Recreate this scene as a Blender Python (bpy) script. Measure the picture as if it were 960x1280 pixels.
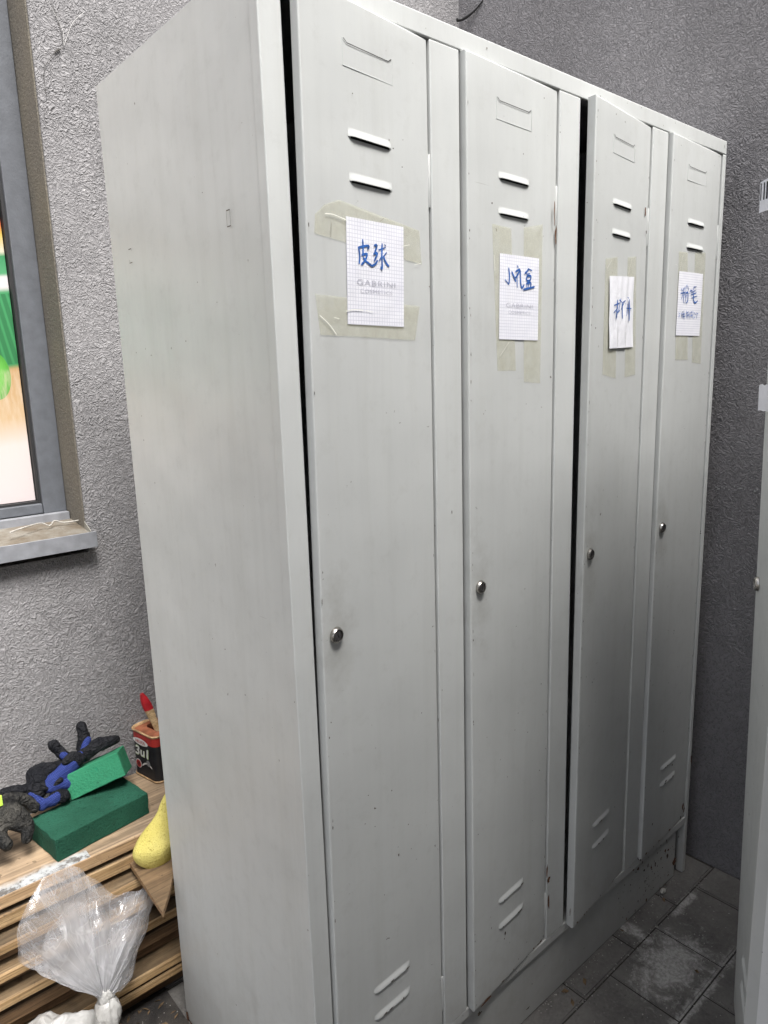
import bpy, bmesh, math, random, json
from mathutils import Vector, Matrix, noise
for o in list(bpy.data.objects): bpy.data.objects.remove(o)
sc = bpy.context.scene
COL = sc.collection
R = math.radians
random.seed(7)
# ------------------------------------------------------------------ camera
cam_d = bpy.data.cameras.new('camera'); cam = bpy.data.objects.new('camera', cam_d); COL.objects.link(cam)
cam_d.sensor_fit = 'VERTICAL'; cam_d.sensor_height = 36; cam_d.lens = 24.908
cam_d.clip_start = .02; cam_d.clip_end = 500
r0 = (0.7530784846582337, -0.6572575338377846, -0.02975449811930997)
r1 = (-0.14827415628364116, -0.12548248820849972, -0.9809530670380607)
r2 = (0.6410051251926407, 0.7431464723501534, -0.19195246836206592)
cam.matrix_world = Matrix(((r0[0], -r1[0], -r2[0], -0.488246), (r0[1], -r1[1], -r2[1], -0.757379), (r0[2], -r1[2], -r2[2], 1.325682), (0, 0, 0, 1)))
sc.camera = cam
# ------------------------------------------------------------------ world, sun, exposure (overcast day)
SUN_EL, SUN_AZ = R(60), R(189)          # azimuth measured clockwise from +Y
w = bpy.data.worlds.new('World'); sc.world = w; w.use_nodes = True
nt = w.node_tree; bg = nt.nodes['Background']
sky = nt.nodes.new('ShaderNodeTexSky'); sky.sky_type = 'NISHITA'; sky.sun_disc = False
sky.sun_elevation = SUN_EL; sky.sun_rotation = SUN_AZ
sky.air_density = 1.0; sky.dust_density = 5.0; sky.ozone_density = 1.0
hs = nt.nodes.new('ShaderNodeHueSaturation'); hs.inputs['Saturation'].default_value = .42
nt.links.new(sky.outputs[0], hs.inputs['Color']); nt.links.new(hs.outputs[0], bg.inputs['Color'])
bg.inputs['Strength'].default_value = .14
sl = bpy.data.lights.new('sun', 'SUN'); so = bpy.data.objects.new('sun', sl); COL.objects.link(so)
sl.energy = 4.0; sl.angle = R(26); sl.color = (1, .985, .965)
sd = Vector((math.sin(SUN_AZ) * math.cos(SUN_EL), math.cos(SUN_AZ) * math.cos(SUN_EL), math.sin(SUN_EL)))
so.rotation_euler = (-sd).to_track_quat('-Z', 'Y').to_euler(); so.location = sd * 20
sc.view_settings.view_transform = 'Standard'; sc.view_settings.look = 'None'
sc.view_settings.gamma = 1; sc.view_settings.exposure = 1.0
sc.render.engine = 'CYCLES'
sc.cycles.max_bounces = 10; sc.cycles.transparent_max_bounces = 16

D = json.loads('''{"ink":[[[[0.0862,1.4855],[0.1062,1.4898],[0.104,1.485]],[[0.0955,1.4966],[0.0958,1.4861],[0.0952,1.4775]],[[0.0877,1.4861],[0.0892,1.4756],[0.0878,1.4656]],[[0.0924,1.4766],[0.1033,1.4793],[0.0984,1.4707],[0.0917,1.4646]],[[0.0951,1.4745],[0.1021,1.4694],[0.112,1.465]],[[0.1164,1.4909],[0.1224,1.4918],[0.1171,1.4816]],[[0.1147,1.48],[0.123,1.4822],[0.1161,1.4714]],[[0.1107,1.4646],[0.1186,1.4683],[0.1229,1.4734]],[[0.1252,1.4864],[0.1393,1.4909]],[[0.1326,1.4956],[0.1315,1.4796],[0.1314,1.4629],[0.1284,1.4657]],[[0.1255,1.4723],[0.1304,1.4781]],[[0.1412,1.4848],[0.1346,1.4789]],[[0.1342,1.4802],[0.1386,1.4726],[0.1454,1.4668]],[[0.1373,1.4947],[0.1394,1.4926]]],[[[0.1001,1.4838],[0.1023,1.4708],[0.1006,1.4583]],[[0.0907,1.4649],[0.1006,1.4583]],[[0.1082,1.4784],[0.1136,1.4716],[0.1201,1.4636]],[[0.1228,1.4887],[0.1264,1.4858]],[[0.1182,1.4787],[0.13,1.4832],[0.1243,1.4744],[0.1179,1.4691]],[[0.1232,1.4771],[0.1234,1.4545]],[[0.1315,1.4829],[0.1324,1.4648],[0.1362,1.4552],[0.1427,1.4605]],[[0.1558,1.4864],[0.1499,1.4813],[0.1436,1.4773]],[[0.155,1.4859],[0.1648,1.4838]],[[0.1488,1.4769],[0.1589,1.4788]],[[0.15,1.4741],[0.1612,1.4753],[0.1594,1.4686],[0.1501,1.4676],[0.15,1.4741]],[[0.1483,1.4625],[0.1614,1.4646],[0.16,1.457]],[[0.1494,1.4628],[0.1514,1.4536]],[[0.1546,1.4637],[0.1551,1.4547]],[[0.1399,1.4526],[0.1559,1.4555],[0.1729,1.459]]],[[[0.0878,1.4357],[0.1111,1.4412]],[[0.1024,1.4469],[0.1015,1.4297],[0.1006,1.4129]],[[0.0839,1.4204],[0.1048,1.4327]],[[0.102,1.4237],[0.1133,1.4278]],[[0.1106,1.4469],[0.1215,1.4427]],[[0.1168,1.4496],[0.1077,1.4252]],[[0.1228,1.4422],[0.1379,1.4469]],[[0.1239,1.4428],[0.1239,1.4283],[0.1258,1.4133]],[[0.1331,1.4462],[0.1191,1.4295]],[[0.1379,1.4333],[0.1648,1.4335]],[[0.1468,1.4415],[0.1474,1.4219]],[[0.1534,1.4502],[0.1563,1.4321],[0.157,1.4104]],[[0.1382,1.4435],[0.144,1.4188]],[[0.1458,1.4536],[0.1508,1.4515]]],[[[0.0624,1.4808],[0.0675,1.4758]],[[0.0793,1.4858],[0.0743,1.4788]],[[0.0591,1.4708],[0.0832,1.4753]],[[0.0718,1.4833],[0.0755,1.4527]],[[0.0695,1.4697],[0.063,1.4591]],[[0.077,1.4722],[0.0858,1.4646]],[[0.0879,1.4904],[0.082,1.4801]],[[0.0909,1.4879],[0.0985,1.4799]],[[0.0829,1.472],[0.0945,1.4745],[0.0952,1.4582],[0.0885,1.4533]],[[0.0878,1.4701],[0.0821,1.4519]],[[0.1089,1.4821],[0.104,1.4731]],[[0.1046,1.4786],[0.1158,1.4803]],[[0.1248,1.4899],[0.1198,1.4808]],[[0.1212,1.4864],[0.1351,1.4891]],[[0.132,1.4812],[0.111,1.4757]],[[0.1097,1.4707],[0.1368,1.4765]],[[0.1132,1.4643],[0.1418,1.4701]],[[0.123,1.4774],[0.1244,1.4615],[0.1327,1.4552],[0.1458,1.4603]],[[0.0546,1.4321],[0.0588,1.4293]],[[0.055,1.4227],[0.0602,1.4277]],[[0.0661,1.4325],[0.0713,1.4218]],[[0.0723,1.4355],[0.0767,1.4206]],[[0.0692,1.4285],[0.0846,1.4313]],[[0.0786,1.4376],[0.0821,1.4186]],[[0.0762,1.4247],[0.0877,1.427]],[[0.0904,1.4375],[0.0937,1.4217]],[[0.0936,1.4335],[0.1014,1.4351]],[[0.0999,1.4365],[0.1004,1.4213]],[[0.0942,1.428],[0.1061,1.4292]],[[0.1069,1.434],[0.1097,1.4216]],[[0.1109,1.4341],[0.1201,1.4358]],[[0.1159,1.437],[0.1177,1.4232]],[[0.1117,1.4272],[0.1236,1.4298]],[[0.1239,1.4387],[0.126,1.4215]],[[0.1298,1.4348],[0.1386,1.4309]],[[0.1355,1.428],[0.1301,1.4222]],[[0.1409,1.4343],[0.1508,1.433]],[[0.1455,1.4311],[0.1438,1.4226]]]],"paper":[[[0.0667,1.5211],[0.1774,1.5215],[0.1738,1.3886],[0.0639,1.3894]],[[0.0773,1.5034],[0.1862,1.5047],[0.1843,1.3724],[0.0752,1.3733]],[[0.068,1.4865],[0.1724,1.4925],[0.1808,1.3618],[0.0734,1.3582]],[[0.0489,1.515],[0.1682,1.5176],[0.1669,1.3861],[0.0471,1.3856]]],"tape":[[[[0.0146,1.5168],[0.0306,1.5296],[0.0564,1.539],[0.2117,1.5207],[0.2157,1.4758],[0.0124,1.4945]],[[0.0097,1.424],[0.2092,1.4182],[0.1978,1.3709],[0.016,1.3754]]],[[[0.0587,1.5444],[0.1078,1.5432],[0.122,1.3235],[0.0717,1.3244]],[[0.1417,1.548],[0.1959,1.5592],[0.1937,1.3011],[0.1447,1.3047]]],[[[0.0521,1.5149],[0.102,1.5223],[0.1113,1.3027],[0.0534,1.3114]],[[0.1459,1.526],[0.1856,1.531],[0.2006,1.3083],[0.1504,1.3042]]],[[[0.0444,1.5534],[0.086,1.5545],[0.1131,1.3346],[0.0502,1.3351]],[[0.1221,1.5577],[0.1768,1.5626],[0.1808,1.3252],[0.1344,1.3287]]]],"crease":[[[[0.0301,1.5189],[0.0436,1.5199],[0.0683,1.516]],[[0.0613,1.4054],[0.0759,1.4078],[0.0932,1.4079]],[[0.1285,1.522],[0.1375,1.5277]],[[0.1718,1.4956],[0.1888,1.4994]],[[0.198,1.4737],[0.2122,1.4767]],[[0.0398,1.3968],[0.0486,1.3955]],[[0.015,1.3987],[0.0302,1.3887],[0.0434,1.3756]],[[0.097,1.4077],[0.111,1.4062]],[[0.0408,1.5102],[0.0381,1.4928]]],[[[0.077,1.3469],[0.1017,1.3695]],[[0.0619,1.499],[0.0635,1.4759]]],[[[0.1584,1.5224],[0.1446,1.4942]],[[0.0714,1.5144],[0.0534,1.4979]],[[0.1076,1.3986],[0.1082,1.3621]],[[0.1399,1.3896],[0.1441,1.3623]]],[[[0.061,1.547],[0.05,1.5164]],[[0.0275,1.5267],[0.0363,1.5253]],[[0.135,1.5629],[0.1523,1.5623]]]],"louvre":[[[0.0775,1.6228],[0.1569,1.6199],[0.0766,1.5718],[0.1582,1.5677],[0.0765,0.362],[0.1549,0.3608],[0.0747,0.3131],[0.1553,0.3086]],[[0.0754,1.6185],[0.1583,1.6174],[0.0713,1.5665],[0.1546,1.5675],[0.0724,0.3586],[0.1536,0.3549],[0.0724,0.3057],[0.1543,0.2977]],[[0.0751,1.6152],[0.1551,1.6173],[0.0724,1.565],[0.1526,1.5661],[0.0688,0.3782],[0.1642,0.365],[0.0719,0.327],[0.164,0.3137]],[[0.0852,1.6189],[0.1747,1.618],[0.0794,1.5711],[0.1731,1.5686],[0.0691,0.3749],[0.1429,0.3728],[0.0692,0.3305],[0.1387,0.3291]]],"slot":[[[0.0698,1.7231],[0.1623,1.7249],[0.1629,1.6976],[0.0684,1.6931]],[[0.0696,1.7208],[0.1611,1.7192],[0.1593,1.6921],[0.0695,1.6901]],[[0.0698,1.7207],[0.1527,1.719],[0.1514,1.6942],[0.0719,1.6952]],[[0.0836,1.7236],[0.1802,1.7268],[0.1795,1.7027],[0.0827,1.7005]]],"lock":[[0.0275,0.975],[0.0231,0.9773],[0.0127,0.9774],[0.0169,0.9782]],"chips":[[1,0.0955,0.275,0.003,0.005],[1,0.0475,0.3201,0.001,0.003],[1,0.0368,0.1686,0.022,0.004],[1,0.0121,0.1592,0.005,0.004],[1,0.2245,1.5786,0.002,0.02],[0,0.0852,1.6662,0.0013,0.001],[0,0.1739,1.5963,0.0013,0.001],[0,0.1567,1.616,0.002,0.001],[2,0.0199,1.3939,0.002,0.002],[2,-0.0166,0.2201,0.003,0.012],[0,0.0013,1.0301,0.001,0.006],[3,0.1353,0.3609,0.006,0.0025],[3,0.1032,0.332,0.006,0.0025],[3,0.2222,0.203,0.006,0.012],[3,0.211,0.1763,0.004,0.006],[3,0.0485,0.24,0.003,0.004],[3,-0.007,0.1725,0.004,0.004],[3,0.2511,0.3221,0.002,0.012],[1,0.093,0.2644,0.002,0.002],[3,0.1141,0.7137,0.002,0.002],[1,0.0533,1.5721,0.002,0.002],[0,0.1369,0.5739,0.002,0.003],[0,0.2566,0.5054,0.001,0.001]],"kickchips":[[1.1454,0.0453,0.014,0.014],[1.1039,0.081,0.006,0.01],[1.0421,0.0903,0.004,0.009],[1.0055,0.105,0.004,0.006],[0.9866,0.1017,0.006,0.003],[0.9768,0.1291,0.003,0.005],[0.9477,0.118,0.003,0.003],[1.0664,0.1324,0.003,0.004],[1.095,0.1318,0.003,0.006],[1.1192,0.0965,0.002,0.002],[1.0404,0.0637,0.002,0.003],[0.9932,0.0666,0.002,0.005],[1.0144,0.0436,0.002,0.004],[1.0517,0.1171,0.004,0.002],[1.1605,0.1085,0.003,0.003],[0.9637,0.1536,0.004,0.003],[0.73,0.0408,0.003,0.001],[0.6744,0.0452,0.0015,0.001],[0.54,0.0737,0.0015,0.002],[0.5275,0.0238,0.008,0.002],[1.113,0.0294,0.002,0.003]],"frontchips":[[0.5663,1.5446,0.003,0.016],[0.8536,1.616,0.003,0.012],[0.8595,1.5801,0.003,0.004],[0.5768,0.305,0.006,0.01],[0.5781,0.2522,0.004,0.02],[0.5709,0.3265,0.003,0.02],[1.1596,0.1937,0.005,0.01],[0.9356,0.1678,0.004,0.006],[0.3658,0.1338,0.007,0.004],[1.0967,1.7633,0.001,0.004],[1.1731,1.7872,0.0015,0.004],[0.3909,1.7883,0.002,0.001],[1.1836,0.3291,0.003,0.014],[1.1887,0.1264,0.001,0.002],[1.0258,0.1766,0.003,0.003],[1.0865,0.1691,0.004,0.002],[0.999,0.1724,0.003,0.002],[0.3053,1.109,0.001,0.004],[0.2677,0.7694,0.001,0.004]],"L2":[0.46,-0.4262,0.1048,0.1296],"gloveA_black":[[[-0.0727,0.785,0.5043,0.013],[-0.0817,0.79,0.5148,0.012],[-0.0991,0.785,0.5129,0.01]],[[-0.1196,0.765,0.4865,0.006],[-0.1502,0.765,0.4803,0.0075],[-0.1532,0.77,0.4901,0.006]],[[-0.0463,0.835,0.5592,0.011],[-0.0474,0.825,0.5341,0.0125],[-0.0558,0.815,0.5142,0.011]],[[-0.1125,0.82,0.5456,0.0115],[-0.0986,0.81,0.5177,0.012],[-0.0809,0.805,0.497,0.011]],[[0.0134,0.8,0.5138,0.011],[-0.0219,0.8,0.5161,0.0155],[-0.0598,0.8,0.504,0.015]],[[-0.0365,0.83,0.5325,0.008],[-0.0432,0.82,0.5209,0.007]]],"gloveA_blue":[[[-0.0442,0.815,0.5278,0.009],[-0.0574,0.8,0.5075,0.012],[-0.0834,0.79,0.4999,0.0165],[-0.1134,0.785,0.4881,0.019],[-0.1418,0.775,0.4807,0.017]],[[-0.1013,0.8,0.5207,0.008],[-0.0851,0.795,0.5052,0.012]],[[-0.1072,0.775,0.4678,0.016],[-0.1432,0.765,0.4772,0.01]]],"gloveB_black":[[[-0.2245,0.79,0.4888,0.0095],[-0.202,0.785,0.4874,0.011],[-0.1776,0.785,0.481,0.013],[-0.155,0.79,0.4905,0.02]],[[-0.1487,0.81,0.4964,0.018],[-0.1309,0.8,0.4955,0.02],[-0.1083,0.8,0.4926,0.016]],[[-0.1572,0.8,0.4957,0.02],[-0.1425,0.79,0.4851,0.016],[-0.1667,0.775,0.4722,0.016]],[[-0.137,0.755,0.4595,0.014],[-0.1221,0.75,0.4552,0.015]]],"gloveB_blue":[[[-0.1801,0.765,0.4742,0.008],[-0.1701,0.755,0.4594,0.012],[-0.1628,0.745,0.4523,0.008]],[[-0.1626,0.745,0.4544,0.007],[-0.1475,0.745,0.4582,0.012],[-0.1346,0.75,0.4608,0.012]]],"gloveC":[[[-0.2487,0.745,0.4939,0.017],[-0.2198,0.755,0.4883,0.015],[-0.1978,0.75,0.4786,0.013],[-0.1812,0.74,0.4611,0.011]],[[-0.2317,0.735,0.4867,0.016],[-0.2145,0.715,0.472,0.0135],[-0.2071,0.7,0.4512,0.0125],[-0.2136,0.69,0.4327,0.0115]],[[-0.2498,0.73,0.4853,0.016],[-0.2333,0.71,0.467,0.013],[-0.2189,0.7,0.4528,0.0105]],[[-0.2628,0.73,0.4873,0.018],[-0.2588,0.71,0.463,0.014],[-0.2557,0.695,0.449,0.013],[-0.2512,0.68,0.4393,0.0115]],[[-0.2724,0.715,0.463,0.014],[-0.2732,0.69,0.4483,0.0125]]],"limetag":[-0.2443,0.725,0.5128],"can":[[0.0693,0.8543,0.386],[0.0917,0.7429,0.386]],"brush":[[0.1233,0.795,0.476],[0.1057,0.8,0.541],[0.0973,0.803,0.5634],[0.0901,0.81,0.6001]],"ysponge":[[[0.0059,0.6,0.3609]],[[0.0549,0.63,0.4518]],[[-0.0483,0.6,0.3731]],[[-0.0021,0.58,0.2936]]],"shard":[[-0.0546,0.4234,0.345],[-0.0473,0.5268,0.345],[-0.0236,0.5432,0.345],[0.0152,0.5067,0.345],[-0.0194,0.4543,0.345]],"bag_out":[[-0.1737,0.5,0.1764],[-0.1912,0.515,0.2096],[-0.2129,0.52,0.2306],[-0.2377,0.525,0.2513],[-0.268,0.53,0.2772],[-0.2829,0.535,0.2982],[-0.2785,0.545,0.3225],[-0.2746,0.55,0.3506],[-0.255,0.56,0.3791],[-0.2242,0.575,0.3996],[-0.2061,0.585,0.4076],[-0.1693,0.6,0.3985],[-0.1451,0.6,0.3753],[-0.1331,0.595,0.3582],[-0.113,0.58,0.3354],[-0.0935,0.57,0.3066],[-0.0695,0.565,0.2993],[-0.0464,0.56,0.2988],[-0.031,0.555,0.304],[-0.0229,0.55,0.2679],[-0.0364,0.545,0.248],[-0.0452,0.54,0.2232],[-0.0684,0.53,0.2014],[-0.0813,0.525,0.1753],[-0.0957,0.515,0.1542],[-0.1259,0.5,0.1528]],"knot":[-0.1538,0.5,0.1546],"bagbody":[[-0.2898,0.44,0.2691],[-0.3382,0.44,0.2828],[-0.2151,0.44,0.2163],[-0.1652,0.49,0.1099]],"twig":[[-0.133,0.86,1.0206],[-0.1099,0.87,1.0238],[-0.0615,0.9,1.024],[-0.0424,0.9,1.0154],[-0.0285,0.91,1.0227],[-0.0085,0.91,1.0158],[0.0237,0.9,1.0177]],"crack":[[0.0682,0.859,2.0763],[0.0805,0.859,2.0366],[0.0837,0.859,1.9965],[0.0684,0.859,1.984],[0.0449,0.859,1.9521],[0.0392,0.859,1.9289],[0.0399,0.859,1.8953]],"web":[[0.06,0.858,2.0737],[0.0755,0.858,2.0493],[0.0864,0.858,2.0232],[0.0853,0.858,1.9995],[0.1058,0.858,2.0429],[0.1328,0.858,2.0722]],"cornercord":[[1.262,0.858,2.4],[1.262,0.858,2.375],[1.25,0.84,2.352],[1.258,0.8,2.355],[1.262,0.76,2.39]],"pebble":[1.069,-0.0008,0.006]}''')

# ------------------------------------------------------------------ materials
class NB:
    def __init__(s, name, rough=.6, metal=0, spec=.5):
        s.m = bpy.data.materials.new(name); s.m.use_nodes = True
        s.nt = s.m.node_tree; s.b = s.nt.nodes['Principled BSDF']
        s.b.inputs['Roughness'].default_value = rough; s.b.inputs['Metallic'].default_value = metal
        s.b.inputs['Specular IOR Level'].default_value = spec
        s.co = s.nt.nodes.new('ShaderNodeTexCoord').outputs['Object']
    def n(s, t, **k):
        x = s.nt.nodes.new(t)
        for a, v in k.items(): setattr(x, a, v)
        return x
    def L(s, a, b): s.nt.links.new(a, b)
    def map(s, scale=(1, 1, 1), loc=(0, 0, 0), rot=(0, 0, 0), co=None):
        m = s.n('ShaderNodeMapping'); m.inputs['Scale'].default_value = scale; m.inputs['Location'].default_value = loc; m.inputs['Rotation'].default_value = rot
        s.L(co or s.co, m.inputs['Vector']); return m.outputs[0]
    def noise(s, scale, detail=4, rough=.55, co=None, dist=0):
        x = s.n('ShaderNodeTexNoise'); x.inputs['Scale'].default_value = scale; x.inputs['Detail'].default_value = detail
        x.inputs['Roughness'].default_value = rough; x.inputs['Distortion'].default_value = dist
        s.L(co or s.co, x.inputs['Vector']); return x.outputs['Fac']
    def ramp(s, v, stops, interp='LINEAR'):
        x = s.n('ShaderNodeValToRGB'); cr = x.color_ramp; cr.interpolation = interp
        while len(cr.elements) < len(stops): cr.elements.new(.5)
        for e, (p, c) in zip(cr.elements, stops):
            e.position = p; e.color = (c, c, c, 1) if isinstance(c, (int, float)) else (*c, 1)
        s.L(v, x.inputs['Fac']); return x.outputs['Color']
    def mth(s, op, a, b=0.0, c=None, clamp=False):
        x = s.n('ShaderNodeMath', operation=op, use_clamp=clamp)
        for i, v in enumerate((a, b) if c is None else (a, b, c)):
            if isinstance(v, (int, float)): x.inputs[i].default_value = v
            else: s.L(v, x.inputs[i])
        return x.outputs[0]
    def mix(s, f, a, b, mode='MIX'):
        x = s.n('ShaderNodeMix', data_type='RGBA', blend_type=mode)
        for i, v in ((0, f), (6, a), (7, b)):
            if isinstance(v, (int, float)): x.inputs[i].default_value = v
            elif isinstance(v, tuple): x.inputs[i].default_value = (*v, 1)
            else: s.L(v, x.inputs[i])
        return x.outputs[2]
    def sep(s, co=None):
        x = s.n('ShaderNodeSeparateXYZ'); s.L(co or s.co, x.inputs[0]); return x.outputs
    def bump(s, h, dist=.001, strength=1, prev=None):
        x = s.n('ShaderNodeBump'); x.inputs['Distance'].default_value = dist; x.inputs['Strength'].default_value = strength
        s.L(h, x.inputs['Height'])
        if prev: s.L(prev, x.inputs['Normal'])
        return x.outputs[0]
    def color(s, c):
        if isinstance(c, tuple): s.b.inputs['Base Color'].default_value = (*c, 1)
        else: s.L(c, s.b.inputs['Base Color'])
        return s
    def rough(s, v): s.L(v, s.b.inputs['Roughness']); return s
    def normal(s, v): s.L(v, s.b.inputs['Normal']); return s

def simple(name, c, rough=.6, metal=0, var=.12, sc_=40, bump=.0003):
    k = NB(name, rough, metal)
    nz = k.noise(sc_, 5)
    k.color(k.mix(k.ramp(nz, [(.3, 0), (.7, 1)]), tuple(v * (1 - var) for v in c), tuple(min(1, v * (1 + var)) for v in c)))
    if bump: k.normal(k.bump(k.noise(sc_ * 4, 4), bump))
    return k.m

def m_paint(name='locker_paint', base=(.522, .533, .523)):
    k = NB(name, .42)
    big = k.noise(2.2, 3)
    c = k.mix(k.ramp(big, [(.3, 0), (.7, 1)]), tuple(v * .95 for v in base), tuple(v * 1.04 for v in base))
    # vertical wipe marks and grime
    st = k.noise(1, 5, .65, co=k.map((26, 26, 1.3)))
    c = k.mix(k.mth('MULTIPLY', k.ramp(st, [(.50, 0), (.78, 1)]), .19), c, (.30, .30, .265))
    fine = k.noise(34, 6, .7)
    c = k.mix(k.mth('MULTIPLY', k.ramp(fine, [(.54, 0), (.84, 1)]), .20), c, (.24, .23, .20))
    # brushy repaint patches
    br = k.noise(1, 3, .5, co=k.map((70, 70, 6)))
    c = k.mix(k.mth('MULTIPLY', k.ramp(br, [(.45, 0), (.7, 1)]), .10), c, (.62, .63, .60))
    # little chips and specks
    sp = k.noise(95, 2, .5)
    gate = k.noise(4.0, 2)
    f = k.mth('MULTIPLY', k.ramp(sp, [(.745, 0), (.765, 1)]), k.ramp(gate, [(.45, 0), (.55, 1)]))
    c = k.mix(f, c, (.09, .075, .06))
    # scratches: very stretched noise
    s1 = k.noise(1, 2, .5, co=k.map((6, 6, 160), rot=(0, R(31), R(20))))
    f = k.mth('MULTIPLY', k.ramp(s1, [(.80, 0), (.81, 1)]), .3)
    c = k.mix(f, c, (.20, .19, .17))
    # hand grime round the locks, and dirty streaks under the vents
    x_, y_, z = k.sep(); gr_ = k.noise(28, 5, .7); acc = None
    for lx_ in (.062, .360, .662, .960):
        dx = k.mth('DIVIDE', k.mth('SUBTRACT', x_, lx_), .035); dz = k.mth('DIVIDE', k.mth('SUBTRACT', z, .965), .11)
        d_ = k.mth('ADD', k.mth('SQRT', k.mth('ADD', k.mth('MULTIPLY', dx, dx), k.mth('MULTIPLY', dz, dz))), k.mth('MULTIPLY', k.mth('SUBTRACT', gr_, .5), 2.4))
        m_ = k.ramp(d_, [(.1, 1), (1, 0)]); acc = m_ if acc is None else k.mth('MAXIMUM', acc, m_)
    front = k.mth('LESS_THAN', y_, .03)
    c = k.mix(k.mth('MULTIPLY', k.mth('MULTIPLY', acc, front), .26), c, (.20, .185, .15))
    bl = k.noise(3.2, 5, .6)
    c = k.mix(k.mth('MULTIPLY', k.ramp(bl, [(.48, 0), (.70, 1)]), .10), c, tuple(v * .72 for v in base))
    # splash dirt near the ground
    low = k.ramp(k.mth('ADD', z, k.mth('MULTIPLY', k.mth('SUBTRACT', fine, .5), .5)), [(0.0, 1), (.30, 0)])
    c = k.mix(k.mth('MULTIPLY', low, .38), c, (.20, .175, .14))
    k.color(c)
    k.rough(k.ramp(fine, [(.3, .36), (.8, .56)]))
    n1 = k.bump(k.noise(4.5, 2), .008, .5)
    n2 = k.bump(k.noise(1, 4, co=k.map((60, 60, 14))), .0005, .6, n1)
    n3 = k.bump(k.noise(420, 3), .00012, .6, n2)
    k.normal(n3)
    return k.m

def m_stucco(name, base, groove):
    k = NB(name, .85, spec=.25)
    w_ = k.n('ShaderNodeTexNoise'); w_.inputs['Scale'].default_value = 30; w_.inputs['Detail'].default_value = 2
    k.L(k.co, w_.inputs['Vector'])
    vm = k.n('ShaderNodeVectorMath', operation='MULTIPLY_ADD'); vm.inputs[1].default_value = (.03, .03, .03)
    k.L(w_.outputs['Color'], vm.inputs[0]); k.L(k.co, vm.inputs[2])
    def worm(s, lo, hi, thick):
        nz = k.noise(s, 1.5, .5, co=vm.outputs[0], dist=.6)
        d = k.mth('ABSOLUTE', k.mth('SUBTRACT', nz, .5))
        return k.ramp(d, [(lo, 0), (hi, 1)], 'EASE')
    a = worm(92, .0, .15, 1); b = worm(150, .0, .13, 1)
    gate = k.ramp(k.noise(16, 3), [(.40, 0), (.56, 1)])
    h = k.mth('MULTIPLY', k.mth('ADD', k.mth('MULTIPLY', a, .6), .4), k.mth('ADD', k.mth('MULTIPLY', b, .5), .5))
    h = k.mth('ADD', h, k.mth('MULTIPLY', k.noise(240, 4), .30))
    hg = k.mth('ADD', h, k.mth('MULTIPLY', gate, .15))
    big = k.noise(2.5, 5)
    c = k.mix(k.ramp(big, [(.3, 0), (.7, 1)]), tuple(v * .84 for v in base), tuple(v * 1.12 for v in base))
    d3_ = k.noise(7, 6, .75)
    c = k.mix(k.mth('MULTIPLY', k.ramp(d3_, [(.52, 0), (.72, 1)]), .35), c, tuple(v * .62 for v in base))
    c = k.mix(k.mth('MULTIPLY', k.ramp(h, [(.22, 1), (.62, 0)]), .85), c, groove)
    fl = k.noise(130, 2); f2 = k.noise(9, 2)
    c = k.mix(k.mth('MULTIPLY', k.ramp(fl, [(.70, 0), (.74, 1)]), k.mth('MULTIPLY', k.ramp(f2, [(.5, 0), (.6, 1)]), .5)), c, (.6, .59, .56))
    k.color(c)
    n1 = k.bump(k.noise(6, 3), .006, .5)
    hv = k.mth('MULTIPLY', hg, k.ramp(k.noise(4.5, 3), [(.35, .55), (.65, 1)]))
    k.normal(k.bump(hv, .0033, 1, n1))
    return k

def m_wood(name, light, dark, weather):
    k = NB(name, .75)
    o = k.n('ShaderNodeObjectInfo')
    g = k.noise(1, 6, .6, co=k.map((2.2, 60, 90)), dist=1.2)
    f = k.noise(1, 5, .7, co=k.map((9, 260, 340)))
    base = k.mix(k.ramp(g, [(.38, 0), (.6, 1)]), light, dark)
    base = k.mix(k.mth('MULTIPLY', k.ramp(f, [(.45, 0), (.62, 1)]), .75), base, tuple(v * .45 for v in dark))
    # dirty, weathered top faces
    geo = k.n('ShaderNodeNewGeometry'); nz = k.sep(geo.outputs['True Normal'])[2]
    dn = k.noise(7, 5, .65)
    top = k.mth('MULTIPLY', k.ramp(nz, [(.6, 0), (.9, 1)]), k.ramp(dn, [(.25, .55), (.7, 1)]))
    wc = k.mix(k.ramp(k.mth('ADD', k.mth('MULTIPLY', g, .6), k.mth('MULTIPLY', dn, .4)), [(.4, 0), (.6, 1)]), weather, tuple(v * .42 for v in weather))
    dk = k.noise(26, 6, .8)
    base = k.mix(k.mth('MULTIPLY', k.ramp(dk, [(.52, 0), (.70, 1)]), .55), base, tuple(v * .4 for v in dark))
    base = k.mix(top, base, wc)
    sp = k.noise(60, 3)
    base = k.mix(k.mth('MULTIPLY', k.ramp(sp, [(.66, 0), (.72, 1)]), .6), base, (.05, .035, .02))
    rnd = k.mth('ADD', k.mth('MULTIPLY', o.outputs['Random'], .35), .8)
    cb = k.n('ShaderNodeCombineColor'); [k.L(rnd, cb.inputs[i]) for i in range(3)]
    k.color(k.mix(1.0, base, cb.outputs[0], 'MULTIPLY'))
    k.normal(k.bump(k.mth('ADD', g, k.mth('MULTIPLY', f, .5)), .0012, .9))
    return k

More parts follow.
